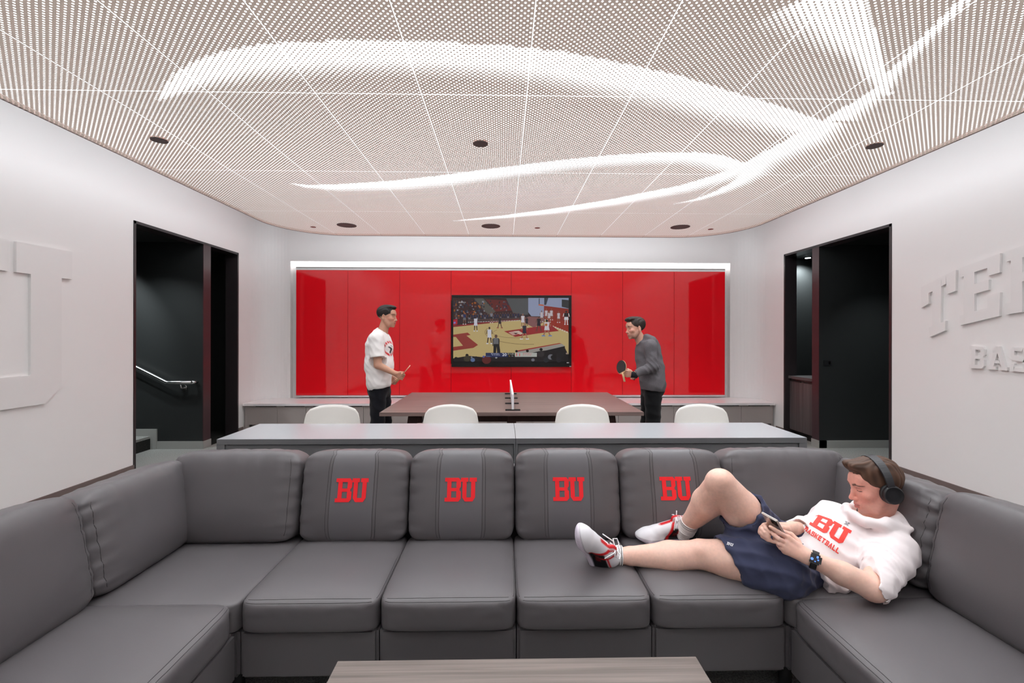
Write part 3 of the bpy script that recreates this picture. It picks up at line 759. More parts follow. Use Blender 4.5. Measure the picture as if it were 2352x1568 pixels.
# ------------------------------------------------------------------ table used for table tennis
def build_table():
    z = .745
    p0, p1, q0, q1 = onZ(869, 947, z), onZ(1472, 946.5, z), onZ(948, 901, z), onZ(1401, 900.5, z)
    yf, yb = (p0.y + p1.y) / 2, (q0.y + q1.y) / 2
    x0, x1 = (p0.x + q0.x) / 2, (p1.x + q1.x) / 2
    t = thing('tennis_table', 'brown plank-look table with dark angled legs set up for table tennis', 'table', ((x0 + x1) / 2, (yf + yb) / 2, 0))
    hx, hy = (x1 - x0) / 2, (yb - yf) / 2
    box('tabletop', -hx, hx, -hy, hy, z - .036, z, M['tabletop'], t, .002)
    box('apron', -hx + .42, hx - .42, -hy + .16, -hy + .19, z - .12, z - .037, M['walnut'], t); box('apron', -hx + .42, hx - .42, hy - .19, hy - .16, z - .12, z - .037, M['walnut'], t)
    for s in (-1, 1):
        box('cross_rail', s * (hx - .36) - .03, s * (hx - .36) + .03, -hy + .10, hy - .10, z - .12, z - .037, M['walnut'], t)
        for q in (-1, 1):
            bm = MB(); xa = s * (hx - .31); xb = s * (hx - .20)
            ya, yb_ = q * (hy - .12), q * (hy - .12)
            w = .05
            bm.prism([(xa - w, ya - .03, z - .037), (xa + w, ya - .03, z - .037), (xb + w * .7, yb_ - .03, 0), (xb - w * .7, yb_ - .03, 0)], (0, .06, 0))
            bm.build('leg', M['walnut'], t)
    box('leg', -.04, .04, -hy + .10, -hy + .16, 0, z - .037, M['walnut'], t); box('leg', -.04, .04, hy - .16, hy - .10, 0, z - .037, M['walnut'], t)
    # net
    a, b_ = onZ(1178, 943, z), onZ(1173, 902, z)
    xc = (a.x + b_.x) / 2; y0, y1 = a.y + .02, yb + .02
    n = thing('table_net', 'low white net panel clipped across the middle of the brown table', 'net', (xc, (y0 + y1) / 2, z))
    L = (y1 - y0) / 2
    box('net_panel', -.008, .008, -L, L, .012, .150, mat('net_felt', lin((196, 196, 200)), .8, bump=(300, .3, .004)), n, .003)
    box('net_edge', -.011, .011, -L - .01, -L, .0, .150, mat('net_edge_white', lin((228, 228, 232)), .5), n, .002)
    box('net_tape', -.010, .010, -L, L, .150, .162, mat('net_tape_white', lin((240, 240, 240)), .5), n, .002)
    for py in (940, 925, 913, 903):
        yy = onZ(1175, py, z + .01).y - (y0 + y1) / 2
        box('net_clip', -.075, .075, yy - .018, yy + .018, 0, .012, M['rubber'], n, .003)
build_table()

# ------------------------------------------------------------------ long desk behind the sofa
def build_desks():
    z = .74
    y0, y1 = 3.25, 3.82
    x0, x1 = -2.055, 2.235; xm = P(1185, 1000, y0).x
    for nm, a, b_, lb in (('l', x0, xm - .001, 'grey counter desk with pale top behind the left half of the sofa'),
                          ('r', xm + .001, x1, 'grey counter desk with pale top behind the right half of the sofa')):
        t = thing('counter_desk', lb, 'desk', ((a + b_) / 2, (y0 + y1) / 2, 0), 0, 'counter desks behind the sofa')
        w = (b_ - a) / 2; d = (y1 - y0) / 2
        MB().box(-w, w, -d, d, z - .04, z - .001, .001).build('edge_band', M['island'], t)
        box('desktop', -w + .001, w - .001, -d + .001, d - .001, z - .001, z, M['island_top'], t)
        oi, ii = .055, .03
        L = .055 if nm == 'l' else .012; R = .012 if nm == 'l' else .055
        box('front_panel', -w + L + .003, w - R - .003, -d + .012, -d + .03, .02, z - .046, M['island'], t)
        box('side_panel', -w, -w + L, -d, d, 0, z - .041, M['island'], t); box('side_panel', w - R, w, -d, d, 0, z - .041, M['island'], t)
        box('back_plate', -w + L, w - R, -d + .03, -d + .036, .02, z - .041, M['dark'], t)
build_desks()

# ------------------------------------------------------------------ white shell chairs
def make_chair(label):
    t = thing('shell_chair', label, 'chair', (0, 0, 0), 0, 'white chairs along the counter desks')
    nu, nv = 25, 30
    top = .855
    prof = [(-.44, .455), (-.42, .468), (-.36, .462), (-.25, .445), (-.14, .44), (-.07, .455), (-.02, .50), (.01, .56), (.03, .64), (.045, .72), (.055, .80), (.06, top)]
    L = [0]
    for i in range(1, len(prof)): L.append(L[-1] + math.hypot(prof[i][0] - prof[i - 1][0], prof[i][1] - prof[i - 1][1]))
    L = [l / L[-1] for l in L]
    ys = np.interp(np.linspace(0, 1, nv), L, [p[0] for p in prof]); zs = np.interp(np.linspace(0, 1, nv), L, [p[1] for p in prof])
    bm = bmesh.new(); G = []
    for j in range(nv):
        row = []
        s = j / (nv - 1)
        z = zs[j]
        w = np.interp(s, [0, .12, .45, .6, .8, 1], [.20, .235, .225, .225, .250, .252])
        for i in range(nu):
            a = -1 + 2 * i / (nu - 1); a = math.sin(a * math.pi / 2)
            x = a * w
            drop = np.interp(abs(a), [0, .3, .55, .81, .945, 1], [0, .004, .015, .04, .085, .165])
            zz_ = z - drop * max(0, (z - .60) / (top - .60)) if z > .60 else z
            fr = max(0, 1 - s / .12); yy = ys[j] + fr * .05 * abs(a) ** 4
            cup = (.025 * abs(a) ** 2.5) * (1 - s) + 0
            yy -= .035 * abs(a) ** 2.2 * max(0, (s - .5) / .5)
            row.append(bm.verts.new((x, yy, zz_ + cup * (1 if s < .5 else 0))))
        G.append(row)
    for j in range(nv - 1):
        for i in range(nu - 1): bm.faces.new((G[j][i], G[j][i + 1], G[j + 1][i + 1], G[j + 1][i])).smooth = True
    bmesh.ops.recalc_face_normals(bm, faces=bm.faces)
    bmesh.ops.solidify(bm, geom=list(bm.faces), thickness=.009)
    me = bpy.data.meshes.new('shell'); bm.to_mesh(me); bm.free()
    me.polygons.foreach_set('use_smooth', [True] * len(me.polygons))
    link('shell', me, t, M['chair'])
    for sx in (-1, 1):
        for sy, yt in ((-1, -.34), (1, -.06)):
            MB().tube([(sx * .13, yt, .435), (sx * .22, yt + sy * .07, .005)], .011, 10).build('leg', M['chrome'], t)
    MB().box(-.14, .14, -.35, -.05, .425, .437, .004).build('seat_bracket', M['chrome'], t)
    return t

def copy_tree(o, parent=None):
    c = o.copy(); COL.objects.link(c)
    if parent: c.parent = parent
    for ch in list(o.children): copy_tree(ch, c)
    return c

CH = [(766, 'white plastic shell chair, leftmost of the row at the counter desk', .3), (1036.5, 'white plastic shell chair just left of the net, second from the left in the row', -.5),
      (1337, 'white plastic shell chair just right of the net, third from the left in the row', .8), (1608.5, 'white plastic shell chair, rightmost of the row at the counter desk', -.6)]
proto = make_chair(CH[0][1])
for i, (px, lb, rz) in enumerate(CH):
    c = proto if i == 0 else copy_tree(proto)
    c['label'] = lb
    c.location = (P(px, 945, 4.13).x, 4.07, 0); c.rotation_euler = (0, 0, math.radians(rz))

# ------------------------------------------------------------------ coffee table
def build_coffee():
    z = .42
    a, b_ = onZ(780, 1511, z), onZ(1603, 1513, z)
    y1 = (a.y + b_.y) / 2; x0, x1 = a.x, b_.x; y0 = y1 - .62
    t = thing('coffee_table', 'low grey oak coffee table in front of the sofa', 'coffee table', ((x0 + x1) / 2, (y0 + y1) / 2, 0))
    w, d = (x1 - x0) / 2, (y1 - y0) / 2
    box('tabletop', -w, w, -d, d, z - .045, z, M['coffee'], t, .0015)
    for s in (-1, 1):
        for q in (-1, 1): box('leg', s * (w - .05) - .025, s * (w - .05) + .025, q * (d - .05) - .025, q * (d - .05) + .025, 0, z - .046, M['dark'], t)
    box('shelf', -w + .08, w - .08, -d + .08, d - .08, .12, .15, M['coffee'], t)
build_coffee()

# ------------------------------------------------------------------ leather sofa
def superbox(size, n=7.0, crown=0.0, bulge=0.0, warp=None):
    sx, sy, sz = (s / 2 for s in size)
    def f(p):
        """p: (N,3) points on the cube surface [-1,1]^3 -> local coordinates"""
        p = np.asarray(p, float)
        s = (np.abs(p) ** n).sum(1) ** (-1.0 / n)
        q = p * s[:, None]
        a, b_, c = q[:, 0], q[:, 1], q[:, 2]
        o = np.stack([a * sx, b_ * sy, c * sz], 1)
        o[:, 2] += crown * (1 - a ** 4) * (1 - b_ ** 4) * (c > 0) * np.clip(c * 3, 0, 1)
        o[:, 1] -= bulge * (1 - a ** 4) * (1 - c ** 4) * np.clip(-b_ * 3, 0, 1)
        if warp: o = warp(o, q)
        return o
    return f

def cube_grid(n=30):
    """welded cube surface grid, denser to the edges"""
    t = np.linspace(-1, 1, n + 1); t = np.sin(t * math.pi / 2 * .82) / math.sin(math.pi / 2 * .82)
    ids = {}; V = []; Fs = []
    def vid(p):
        k = tuple(round(x, 5) for x in p)
        if k not in ids: ids[k] = len(V); V.append(p)
        return ids[k]
    for ax in range(3):
        for s in (-1, 1):
            for i in range(n):
                for j in range(n):
                    q = []
                    for di, dj in ((0, 0), (1, 0), (1, 1), (0, 1)):
                        p = [0, 0, 0]; p[ax] = s; p[(ax + 1) % 3] = t[i + di]; p[(ax + 2) % 3] = t[j + dj]
                        q.append(vid(p))
                    Fs.append(q if s > 0 else q[::-1])
    return np.array(V), Fs
CG_V, CG_F = cube_grid(34)

def seam_tubes(bm, f, lines, r=.0011, mi=1):
    for ln in lines:
        P3 = f(np.array(ln)); bm.tube([Vector(p) for p in P3], r, 5, mi)

def seg(a, b_, n=24): return [tuple(a[k] + (b_[k] - a[k]) * i / n for k in range(3)) for i in range(n + 1)]

def cushion(name, f, parent, mats, seams=(), strip=None, loc=(0, 0, 0), rot=(0, 0, 0), wave=None):
    V = f(CG_V)
    me = bpy.data.meshes.new(name)
    me.from_pydata(V.tolist(), [], CG_F)
    mi = np.zeros(len(CG_F), int)
    if strip:
        for k, q in enumerate(CG_F):
            c = CG_V[q].mean(0)
            if abs(c[0]) < strip and (c[1] < -.9 or c[2] > .9): mi[k] = 2
    me.polygons.foreach_set('use_smooth', [True] * len(CG_F))
    me.polygons.foreach_set('material_index', mi)
    bm = MB(); bm.bm.from_mesh(me)
    seam_tubes(bm, f, seams)
    bmesh.ops.recalc_face_normals(bm.bm, faces=bm.bm.faces)
    me2 = bpy.data.meshes.new(name); bm.bm.to_mesh(me2); bm.bm.free(); bpy.data.meshes.remove(me)
    o = link(name, me2, parent, mats)
    o.location = loc; o.rotation_euler = rot
    return o

def mapped_letters(name, words, surf, m, parent=None, cell=.08, lift=.0015):
    """words: list of (letter, u0, u1, v0, v1) in a unit frame; surf(U,V) -> (points, normals) as arrays"""
    bm = bmesh.new()
    for ch, u0, u1, v0, v1 in words:
        for pc in LET[ch]:
            bm.faces.new([bm.verts.new((u0 + (u1 - u0) * x, v0 + (v1 - v0) * y, 0)) for x, y in pc])
    for ax, lo, hi in ((0, min(w[1] for w in words), max(w[2] for w in words)), (1, min(w[3] for w in words), max(w[4] for w in words))):
        k = lo + cell
        while k < hi:
            co = [0, 0, 0]; no = [0, 0, 0]; co[ax] = k; no[ax] = 1
            bmesh.ops.bisect_plane(bm, geom=bm.verts[:] + bm.edges[:] + bm.faces[:], plane_co=co, plane_no=no)
            k += cell
    U = np.array([v.co[:2] for v in bm.verts])
    pts, nrm = surf(U[:, 0], U[:, 1])
    for v, p, n in zip(bm.verts, pts, nrm): v.co = Vector(p) + Vector(n) * lift
    bmesh.ops.remove_doubles(bm, verts=bm.verts, dist=1e-5)
    r = bmesh.ops.extrude_face_region(bm, geom=bm.faces[:])
    me = bpy.data.meshes.new(name)
    nv = [g for g in r['geom'] if isinstance(g, bmesh.types.BMVert)]
    avg = Vector(np.mean(nrm, 0)).normalized()
    for v in nv: v.co += avg * .0012
    bmesh.ops.recalc_face_normals(bm, faces=bm.faces)
    bm.to_mesh(me); bm.free()
    return link(name, me, parent, m)

def build_sofa():
    t = thing('sectional_sofa', 'large U-shaped dark grey leather sectional sofa with red lettered back cushions', 'sofa', (0, 0, 0))
    LM = [M['leather'], M['thread'], M['patch']]
    zb0, zb1, zt = .155, .334, .460            # base bottom/top, seat seam height
    yf, yb = 1.736, 2.27
    BX = [-1.02, -.483, .053, .590, 1.125]
    XLo, XRo = -1.60, 1.715                    # line where the side back cushions meet the seat
    # ---- bases
    def base(x0, x1, y0, y1):
        MB().box(x0 + .002, x1 - .002, y0 + .002, y1 - .002, zb0, zb1 + .01, .012).build('base', M['leather'], t, smooth=False)
    for i in range(4): base(BX[i], BX[i + 1], yf + .012, yb + .28)
    base(XLo - .30, BX[0], yf + .012, yb + .28); base(BX[4], XRo + .30, yf + .012, yb + .28)
    for k in range(3):
        y1 = yf + .014 - .56 * k; y0 = y1 - .56
        base(XLo - .30, BX[0] - .006, y0, y1); base(BX[4] + .006, XRo + .30, y0, y1)
    for x in (-1.8, -1.08, -.48, .05, .59, 1.18, 1.93):
        for y in (1.85, 2.45): MB().disc((x, y, zb0 / 2), .025, zb0 - .002).build('foot', M['rubber'], t)
    for x in (-1.8, -1.08, 1.18, 1.93):
        for y in (.2, .75, 1.3): MB().disc((x, y, zb0 / 2), .025, zb0 - .002).build('foot', M['rubber'], t)
    # ---- back frames behind the cushions
    MB().box(XLo - .30, XRo + .30, yb + .20, yb + .29, zb1, .76, .02).build('back_frame', M['leather'], t)
    MB().box(XLo - .30, XLo - .21, .05, yb + .19, zb1, .76, .02).build('back_frame', M['leather'], t)
    MB().box(XRo + .21, XRo + .30, .05, yb + .19, zb1, .76, .02).build('back_frame', M['leather'], t)
    # ---- seat cushions
    def wr(amp, ph):
        def warp(o, q):
            a, b_, c = q[:, 0], q[:, 1], q[:, 2]
            ff = np.clip(-b_ * 4 - 2.8, 0, 1) * np.exp(-((c - .45) / .5) ** 2)
            o[:, 1] += amp * ff * np.sin(a * 17 + ph + 2 * np.sin(a * 5 + c * 3)) * (.4 + .6 * np.abs(a))
            side = np.exp(-(1 - np.abs(a)) / .12)
            o[:, 2] += amp * .5 * side * np.sin(b_ * 15 + ph * 2)
            return o
        return warp
    def seat(cx, cy, w, d, rz=0.0, ph=0.0, front=True, crown=.022):
        h = zt - zb1
        f = superbox((w, d, h), n=12, crown=crown, bulge=.012 if front else 0, warp=wr(.0018, ph))
        s = []
        if front:
            for c in (.90,): s += [seg((-.95, -1, c), (.95, -1, c), 30), ]
            s += [seg((-.95, -.985, 1), (.95, -.985, 1), 30), seg((-.96, -1, -.80), (.96, -1, -.80), 30)]
            s += [seg((-1, -.93, .93), (-1, .2, .93), 12), seg((1, -.93, .93), (1, .2, .93), 12)]
        cushion('seat_cushion', f, t, LM, s, loc=(cx, cy, (zt + zb1) / 2), rot=(0, 0, rz))
    for i in range(4): seat((BX[i] + BX[i + 1]) / 2, (yf + yb + .06) / 2, BX[i + 1] - BX[i] + .001, yb + .06 - yf, 0, i * 1.7)
    # corner squares
    yc = yf + .004
    for x0, x1 in ((XLo - .05, BX[0] + .006), (BX[4] - .006, XRo + .05)):
        seat((x0 + x1) / 2, (yc + yb + .04) / 2, x1 - x0, yb + .08 - yc, 0, 3.0, False, .006)
    # arms of the U (fronts face the middle of the room)
    for k in range(3):
        y1 = yc - .56 * k; y0 = y1 - .558
        seat((XLo - .05 + BX[0] - .008) / 2, (y0 + y1) / 2, y1 - y0, BX[0] - .008 - XLo + .05, math.pi / 2, k)
        seat((XRo + .05 + BX[4] + .008) / 2, (y0 + y1) / 2, y1 - y0, XRo + .05 - BX[4] - .008, -math.pi / 2, k + 2)
    # ---- back cushions
    def wb(amp, ph, gather, taper=0.0):
        def warp(o, q):
            a, b_, c = q[:, 0], q[:, 1], q[:, 2]
            top = np.exp(-(1 - c) / .34) * np.clip(1.6 - np.abs(b_) * .5, 0, 1)
            g = np.sin(a * 17 + ph + 1.6 * np.sin(a * 5 + ph) + .8 * c) + .6 * np.sin(a * 37 + 2 * ph + 1.5 * c)
            o[:, 1] += gather * top * g * np.clip(-b_ * 2, 0, 1)
            o[:, 2] += gather * .35 * np.exp(-(1 - c) / .08) * g
            side = np.exp(-(1 - np.abs(a)) / .15) * np.clip(-b_ * 2, 0, 1)
            o[:, 1] += amp * side * (np.sin(c * 19 + ph * 3 + 3.5 * (1 - np.abs(a)) * np.sign(a)) + .6 * np.sin(c * 37 + ph + 3 * a))
            o[:, 1] -= .010 * np.clip(-b_, 0, 1) * (1 - a * a) * np.exp(-((c + .3) / .5) ** 2)
            o[:, 0] *= 1 - taper * np.clip(c, 0, 1) ** 2 * .5
            # round shoulders
            o[:, 2] -= .020 * np.abs(a) ** 6 * np.clip(c, 0, 1) ** 3
            return o
        return warp
    hgt = .445
    def back(cx, cy, w, rz, ph, branded=False, tilt=11, gather=.0022, h=hgt, amp=.004):
        f = superbox((w, .185, h), n=7.5, bulge=.024, warp=wb(amp, ph, gather))
        s = []
        st = None
        if branded:
            st = .40
            for q in (-.40, -.455, .40, .455):
                s += [seg((q, -1, -.95), (q, -1, 1), 26) + seg((q, -.9, 1), (q, .6, 1), 10)]
        else:
            for q in (-.93, .93): s += [seg((q, -1, -.9), (q, -1, .9), 22)]
        T = Matrix.Rotation(rz, 4, 'Z') @ Matrix.Rotation(math.radians(-tilt), 4, 'X')
        o = cushion('back_cushion', f, t, LM, s, st, loc=(cx, cy, .445 + h / 2), rot=T.to_euler())
        if branded:
            def surf(U, V):
                w2, z0, z1 = .295, -.10, .40
                A = np.stack([(-w2 + 2 * w2 * U), np.full(len(U), -1.0), (z0 + (z1 - z0) * V)], 1)
                p = f(A); e = 1e-3
                du = f(A + np.array([e, 0, 0])) - p; dv = f(A + np.array([0, 0, e])) - p
                n = np.cross(du, dv); n /= np.linalg.norm(n, axis=1)[:, None]
                return p, n
            mapped_letters('embroidered_lettering', [('B', 0, .50, 0, 1), ('U', .50, 1.0, 0, 1)], surf, M['logo'], o)
        return o
    yk = 2.335
    for i in range(4):
        back((BX[i] + BX[i + 1]) / 2 + .006, yk, (BX[i + 1] - BX[i]) * .995, 0, i * 2.1 + .4, True)
    # two cushions meeting in each corner
    wL = BX[0] - XLo + .075; wR = XRo - BX[4] + .075
    back(BX[0] - wL / 2 - .002, yk, wL, 0, 5.0, False, 11, .0060)
    back(BX[4] + wR / 2 + .002, yk, wR, 0, 6.1, False, 11, .0065)
    ys1, ys0 = yk - .015, yc + .0
    back(XLo - .065, (ys1 + ys0) / 2, ys1 - ys0 + .02, math.pi / 2, 2.2, False, 11, .004, h=.418, amp=.006)
    back(XRo + .065, (ys1 + ys0) / 2, ys1 - ys0 + .02, -math.pi / 2, 3.4, False, 11, .006, h=.418, amp=.012)
    for k in range(3):
        y1 = yc - .56 * k; y0 = y1 - .56
        back(XLo - .065, (y0 + y1) / 2, .575, math.pi / 2, k + .5, False, 11, .0015)
        back(XRo + .065, (y0 + y1) / 2, .575, -math.pi / 2, k + 1.5, False, 11, .0015)
build_sofa()
# ------------------------------------------------------------------ implicit-surface modelling for bodies, clothes and shoes
def V3(*a): return np.array(a, float)
class Vol:
    def __init__(s, lo, hi, h, fine=()):
        """fine: (lo, hi, step) boxes that get a denser grid"""
        s.ax = []
        for k in range(3):
            pts = [lo[k]]
            while pts[-1] < hi[k]:
                st = h
                for flo, fhi, fh in fine:
                    if flo[k] - 1e-6 <= pts[-1] < fhi[k]: st = min(st, fh)
                pts.append(pts[-1] + st)
            s.ax.append(np.array(pts))
        s.F = np.full([len(a) for a in s.ax], 0.2, np.float32)
        s.h = h
    def _loc(s, lo, hi):
        sl = []
        for k in range(3):
            a = max(int(np.searchsorted(s.ax[k], lo[k])) - 1, 0); b = min(int(np.searchsorted(s.ax[k], hi[k])) + 1, len(s.ax[k]))
            if b <= a: return None
            sl.append(slice(a, b))
        X = s.ax[0][sl[0]][:, None, None].astype(np.float32); Y = s.ax[1][sl[1]][None, :, None].astype(np.float32); Z = s.ax[2][sl[2]][None, None, :].astype(np.float32)
        return tuple(sl), X, Y, Z
    def _mix(s, sl, d, k, op):
        A = s.F[sl]
        if op == '+':
            if k > 0:
                h = np.clip(.5 + .5 * (A - d) / k, 0, 1); s.F[sl] = A * (1 - h) + d * h - k * h * (1 - h)
            else: s.F[sl] = np.minimum(A, d)
        elif op == '-':
            d = -d
            if k > 0:
                h = np.clip(.5 - .5 * (A - d) / k, 0, 1); s.F[sl] = A * (1 - h) + d * h + k * h * (1 - h)
            else: s.F[sl] = np.maximum(A, d)
        else: s.F[sl] = np.maximum(A, d)
    def cone(s, a, b, ra, rb=None, k=.01, op='+', flat=None):
        """tapered capsule; flat=(axis vector, factor<1): squashed along the axis"""
        rb = ra if rb is None else rb
        a, b = np.array(a, float), np.array(b, float); m = max(ra, rb)
        pad = m * 1.05 + k + .02
        g = s._loc(np.minimum(a, b) - pad, np.maximum(a, b) + pad)
        if g is None: return s
        sl, X, Y, Z = g
        ab = b - a; l2 = max(ab @ ab, 1e-9)
        t = np.clip(((X - a[0]) * ab[0] + (Y - a[1]) * ab[1] + (Z - a[2]) * ab[2]) / l2, 0, 1)
        dx, dy, dz = X - a[0] - t * ab[0], Y - a[1] - t * ab[1], Z - a[2] - t * ab[2]
        if flat is not None:
            n, f = np.array(flat[0], float), flat[1]; n = n / np.linalg.norm(n)
            q = dx * n[0] + dy * n[1] + dz * n[2]
            d2 = dx * dx + dy * dy + dz * dz + q * q * (1 / f ** 2 - 1)
            r = ra + (rb - ra) * t
            d = (np.sqrt(d2) - r) * (.5 + .5 * f)
        else:
            d = np.sqrt(dx * dx + dy * dy + dz * dz) - (ra + (rb - ra) * t)
        s._mix(sl, d, k, op); return s
    def chain(s, pts, rs, k=.01, **kw):
        for i in range(len(pts) - 1): s.cone(pts[i], pts[i + 1], rs[i], rs[i + 1], k, **kw)
        return s
    def ell(s, c, r, R=None, k=.01, op='+'):
        """ellipsoid; R = 3x3 with local axes in columns"""
        c, r = np.array(c, float), np.array(r, float); m = r.max(); R = np.eye(3) if R is None else np.array(R)
        g = s._loc(c - m - k - .02, c + m + k + .02)
        if g is None: return s
        sl, X, Y, Z = g
        dx, dy, dz = X - c[0], Y - c[1], Z - c[2]
        k0 = 0; k1 = 0
        for i in range(3):
            q = dx * R[0, i] + dy * R[1, i] + dz * R[2, i]
            k0 = k0 + (q / r[i]) ** 2; k1 = k1 + (q / r[i] ** 2) ** 2
        k0 = np.sqrt(k0); k1 = np.sqrt(k1) + 1e-6
        s._mix(sl, k0 * (k0 - 1) / k1, k, op); return s
    def rbox(s, c, hs, R=None, rad=.01, k=.005, op='+'):
        c, hs = np.array(c, float), np.array(hs, float); m = np.linalg.norm(hs); R = np.eye(3) if R is None else np.array(R)
        g = s._loc(c - m - k - .02, c + m + k + .02)
        if g is None: return s
        sl, X, Y, Z = g
        dx, dy, dz = X - c[0], Y - c[1], Z - c[2]; o2 = 0; ins = -9
        for i in range(3):
            q = np.abs(dx * R[0, i] + dy * R[1, i] + dz * R[2, i]) - (hs[i] - rad)
            o2 = o2 + np.maximum(q, 0) ** 2; ins = np.maximum(ins, q)
        s._mix(sl, np.sqrt(o2) + np.minimum(ins, 0) - rad, k, op); return s
    def plane(s, p, n, near=None, rad=None, k=0.004):
        """cut away everything on the +n side of p (optionally only within rad of near)"""
        p, n = np.array(p, float), np.array(n, float); n = n / np.linalg.norm(n)
        if near is None: lo, hi = [a[0] for a in s.ax], [a[-1] for a in s.ax]
        else: lo, hi = np.array(near) - rad, np.array(near) + rad
        g = s._loc(lo, hi)
        if g is None: return s
        sl, X, Y, Z = g
        d = (X - p[0]) * n[0] + (Y - p[1]) * n[1] + (Z - p[2]) * n[2]
        if near is not None:
            q = np.sqrt((X - near[0]) ** 2 + (Y - near[1]) ** 2 + (Z - near[2]) ** 2) - rad
            d = np.minimum(d, -q)      # only inside the ball
            d = np.where(q < 0, d, -1)
        s.F[sl] = np.maximum(s.F[sl], d.astype(np.float32)); return s
    def mesh(s, smooth=1):
        F = s.F; ins = F < 0
        nx, ny, nz = F.shape
        c = [ins[dx:nx - 1 + dx, dy:ny - 1 + dy, dz:nz - 1 + dz] for dx in (0, 1) for dy in (0, 1) for dz in (0, 1)]
        allin = c[0].copy(); anyin = c[0].copy()
        for q in c[1:]: allin &= q; anyin |= q
        act = anyin & ~allin
        I, J, K = np.nonzero(act)
        flat = (I * (ny - 1) + J) * (nz - 1) + K
        vals = np.stack([F[I + dx, J + dy, K + dz] for dx in (0, 1) for dy in (0, 1) for dz in (0, 1)], 1)
        offs = np.array([(dx, dy, dz) for dx in (0, 1) for dy in (0, 1) for dz in (0, 1)], float)
        pos = np.zeros((len(I), 3)); cnt = np.zeros(len(I))
        for a in range(8):
            for b in range(a + 1, 8):
                if abs(offs[a] - offs[b]).sum() != 1: continue
                va, vb = vals[:, a], vals[:, b]; m = (va < 0) != (vb < 0)
                t = np.where(m, va / np.where(m, va - vb, 1), 0)
                pos += m[:, None] * (offs[a] + t[:, None] * (offs[b] - offs[a])); cnt += m
        pos /= np.maximum(cnt, 1)[:, None]
        P_ = np.zeros_like(pos)
        for k, idx in enumerate((I, J, K)):
            a = s.ax[k]; P_[:, k] = a[idx] + pos[:, k] * (a[idx + 1] - a[idx])
        Q = []
        def lk(i, j, k): return np.searchsorted(flat, (i * (ny - 1) + j) * (nz - 1) + k)
        for ax in range(3):
            sl0 = [slice(1, n - 1) for n in F.shape]; sl1 = list(sl0)
            sl0[ax] = slice(0, F.shape[ax] - 1); sl1[ax] = slice(1, F.shape[ax])
            A, B = ins[tuple(sl0)], ins[tuple(sl1)]
            e = np.nonzero(A != B); up = A[e]
            i, j, k = [e[q] + (0 if q == ax else 1) for q in range(3)]
            d = [(0, 1, 0), (0, 0, 1)] if ax == 0 else ([(0, 0, 1), (1, 0, 0)] if ax == 1 else [(1, 0, 0), (0, 1, 0)])
            (a1, a2, a3), (b1, b2, b3) = d
            q = np.stack([lk(i - a1 - b1, j - a2 - b2, k - a3 - b3), lk(i - b1, j - b2, k - b3), lk(i, j, k), lk(i - a1, j - a2, k - a3)], 1)
            q[~up] = q[~up][:, ::-1]; Q.append(q)
        Q = np.concatenate(Q)
        for _ in range(smooth):        # one light relaxation
            S = np.zeros_like(P_); n_ = np.zeros(len(P_))
            for a in range(4):
                b = (a + 1) % 4
                np.add.at(S, Q[:, a], P_[Q[:, b]]); np.add.at(S, Q[:, b], P_[Q[:, a]])
                np.add.at(n_, Q[:, a], 1); np.add.at(n_, Q[:, b], 1)
            P_ = P_ * .5 + .5 * S / np.maximum(n_, 1)[:, None]
        return P_, Q

def normals(P_, Q):
    a = P_[Q[:, 2]] - P_[Q[:, 0]]; b = P_[Q[:, 3]] - P_[Q[:, 1]]
    n = np.cross(a, b); N = np.zeros_like(P_)
    for k in range(4): np.add.at(N, Q[:, k], n)
    return N / np.maximum(np.linalg.norm(N, axis=1), 1e-12)[:, None]

def folds(P_, N, amp, comps):
    """comps: (wave vector, phase, weight); creased cloth waves pushed along the normals"""
    d = np.zeros(len(P_))
    for kv, ph, w in comps:
        kv = np.array(kv, float); l = np.linalg.norm(kv)
        side = np.cross(kv / l, (0.3, 0.5, 0.81)); side2 = np.cross(kv / l, side)
        x = P_ @ kv + ph + 1.1 * np.sin(P_ @ (side * l * .35) + ph * 1.7) + .8 * np.sin(P_ @ (side2 * l * .28) + ph * 2.3)
        d += w * (1 - 2 * np.sqrt(np.sin(x * .5) ** 2 + .04))
    return P_ + N * (amp * d)[:, None] if np.isscalar(amp) else P_ + N * (amp * d)[:, None]

def sdf_obj(name, vol_or_pq, m, parent=None, colors=None, base=None, smooth=1):
    P_, Q = vol_or_pq if isinstance(vol_or_pq, tuple) else vol_or_pq.mesh(smooth)
    me = bpy.data.meshes.new(name)
    me.vertices.add(len(P_)); me.vertices.foreach_set('co', P_.astype(np.float32).ravel())
    me.loops.add(len(Q) * 4); me.loops.foreach_set('vertex_index', Q.astype(np.int32).ravel())
    me.polygons.add(len(Q)); me.polygons.foreach_set('loop_start', np.arange(0, len(Q) * 4, 4, dtype=np.int32))
    try: me.polygons.foreach_set('loop_total', np.full(len(Q), 4, np.int32))
    except Exception: pass
    me.update(calc_edges=True); me.validate()
    me.polygons.foreach_set('use_smooth', [True] * len(me.polygons))
    if base is not None:
        C = np.tile(np.array(lin(base)), (len(P_), 1))
        for fn, col in (colors or []):
            w = np.clip(fn(P_), 0, 1)[:, None]; C = C * (1 - w) + np.array(lin(col)) * w
        C[:, 3] = 1
        at = me.color_attributes.new('Col', 'FLOAT_COLOR', 'POINT'); at.data.foreach_set('color', C.astype(np.float32).ravel())
    o = link(name, me, parent, m)
    return o

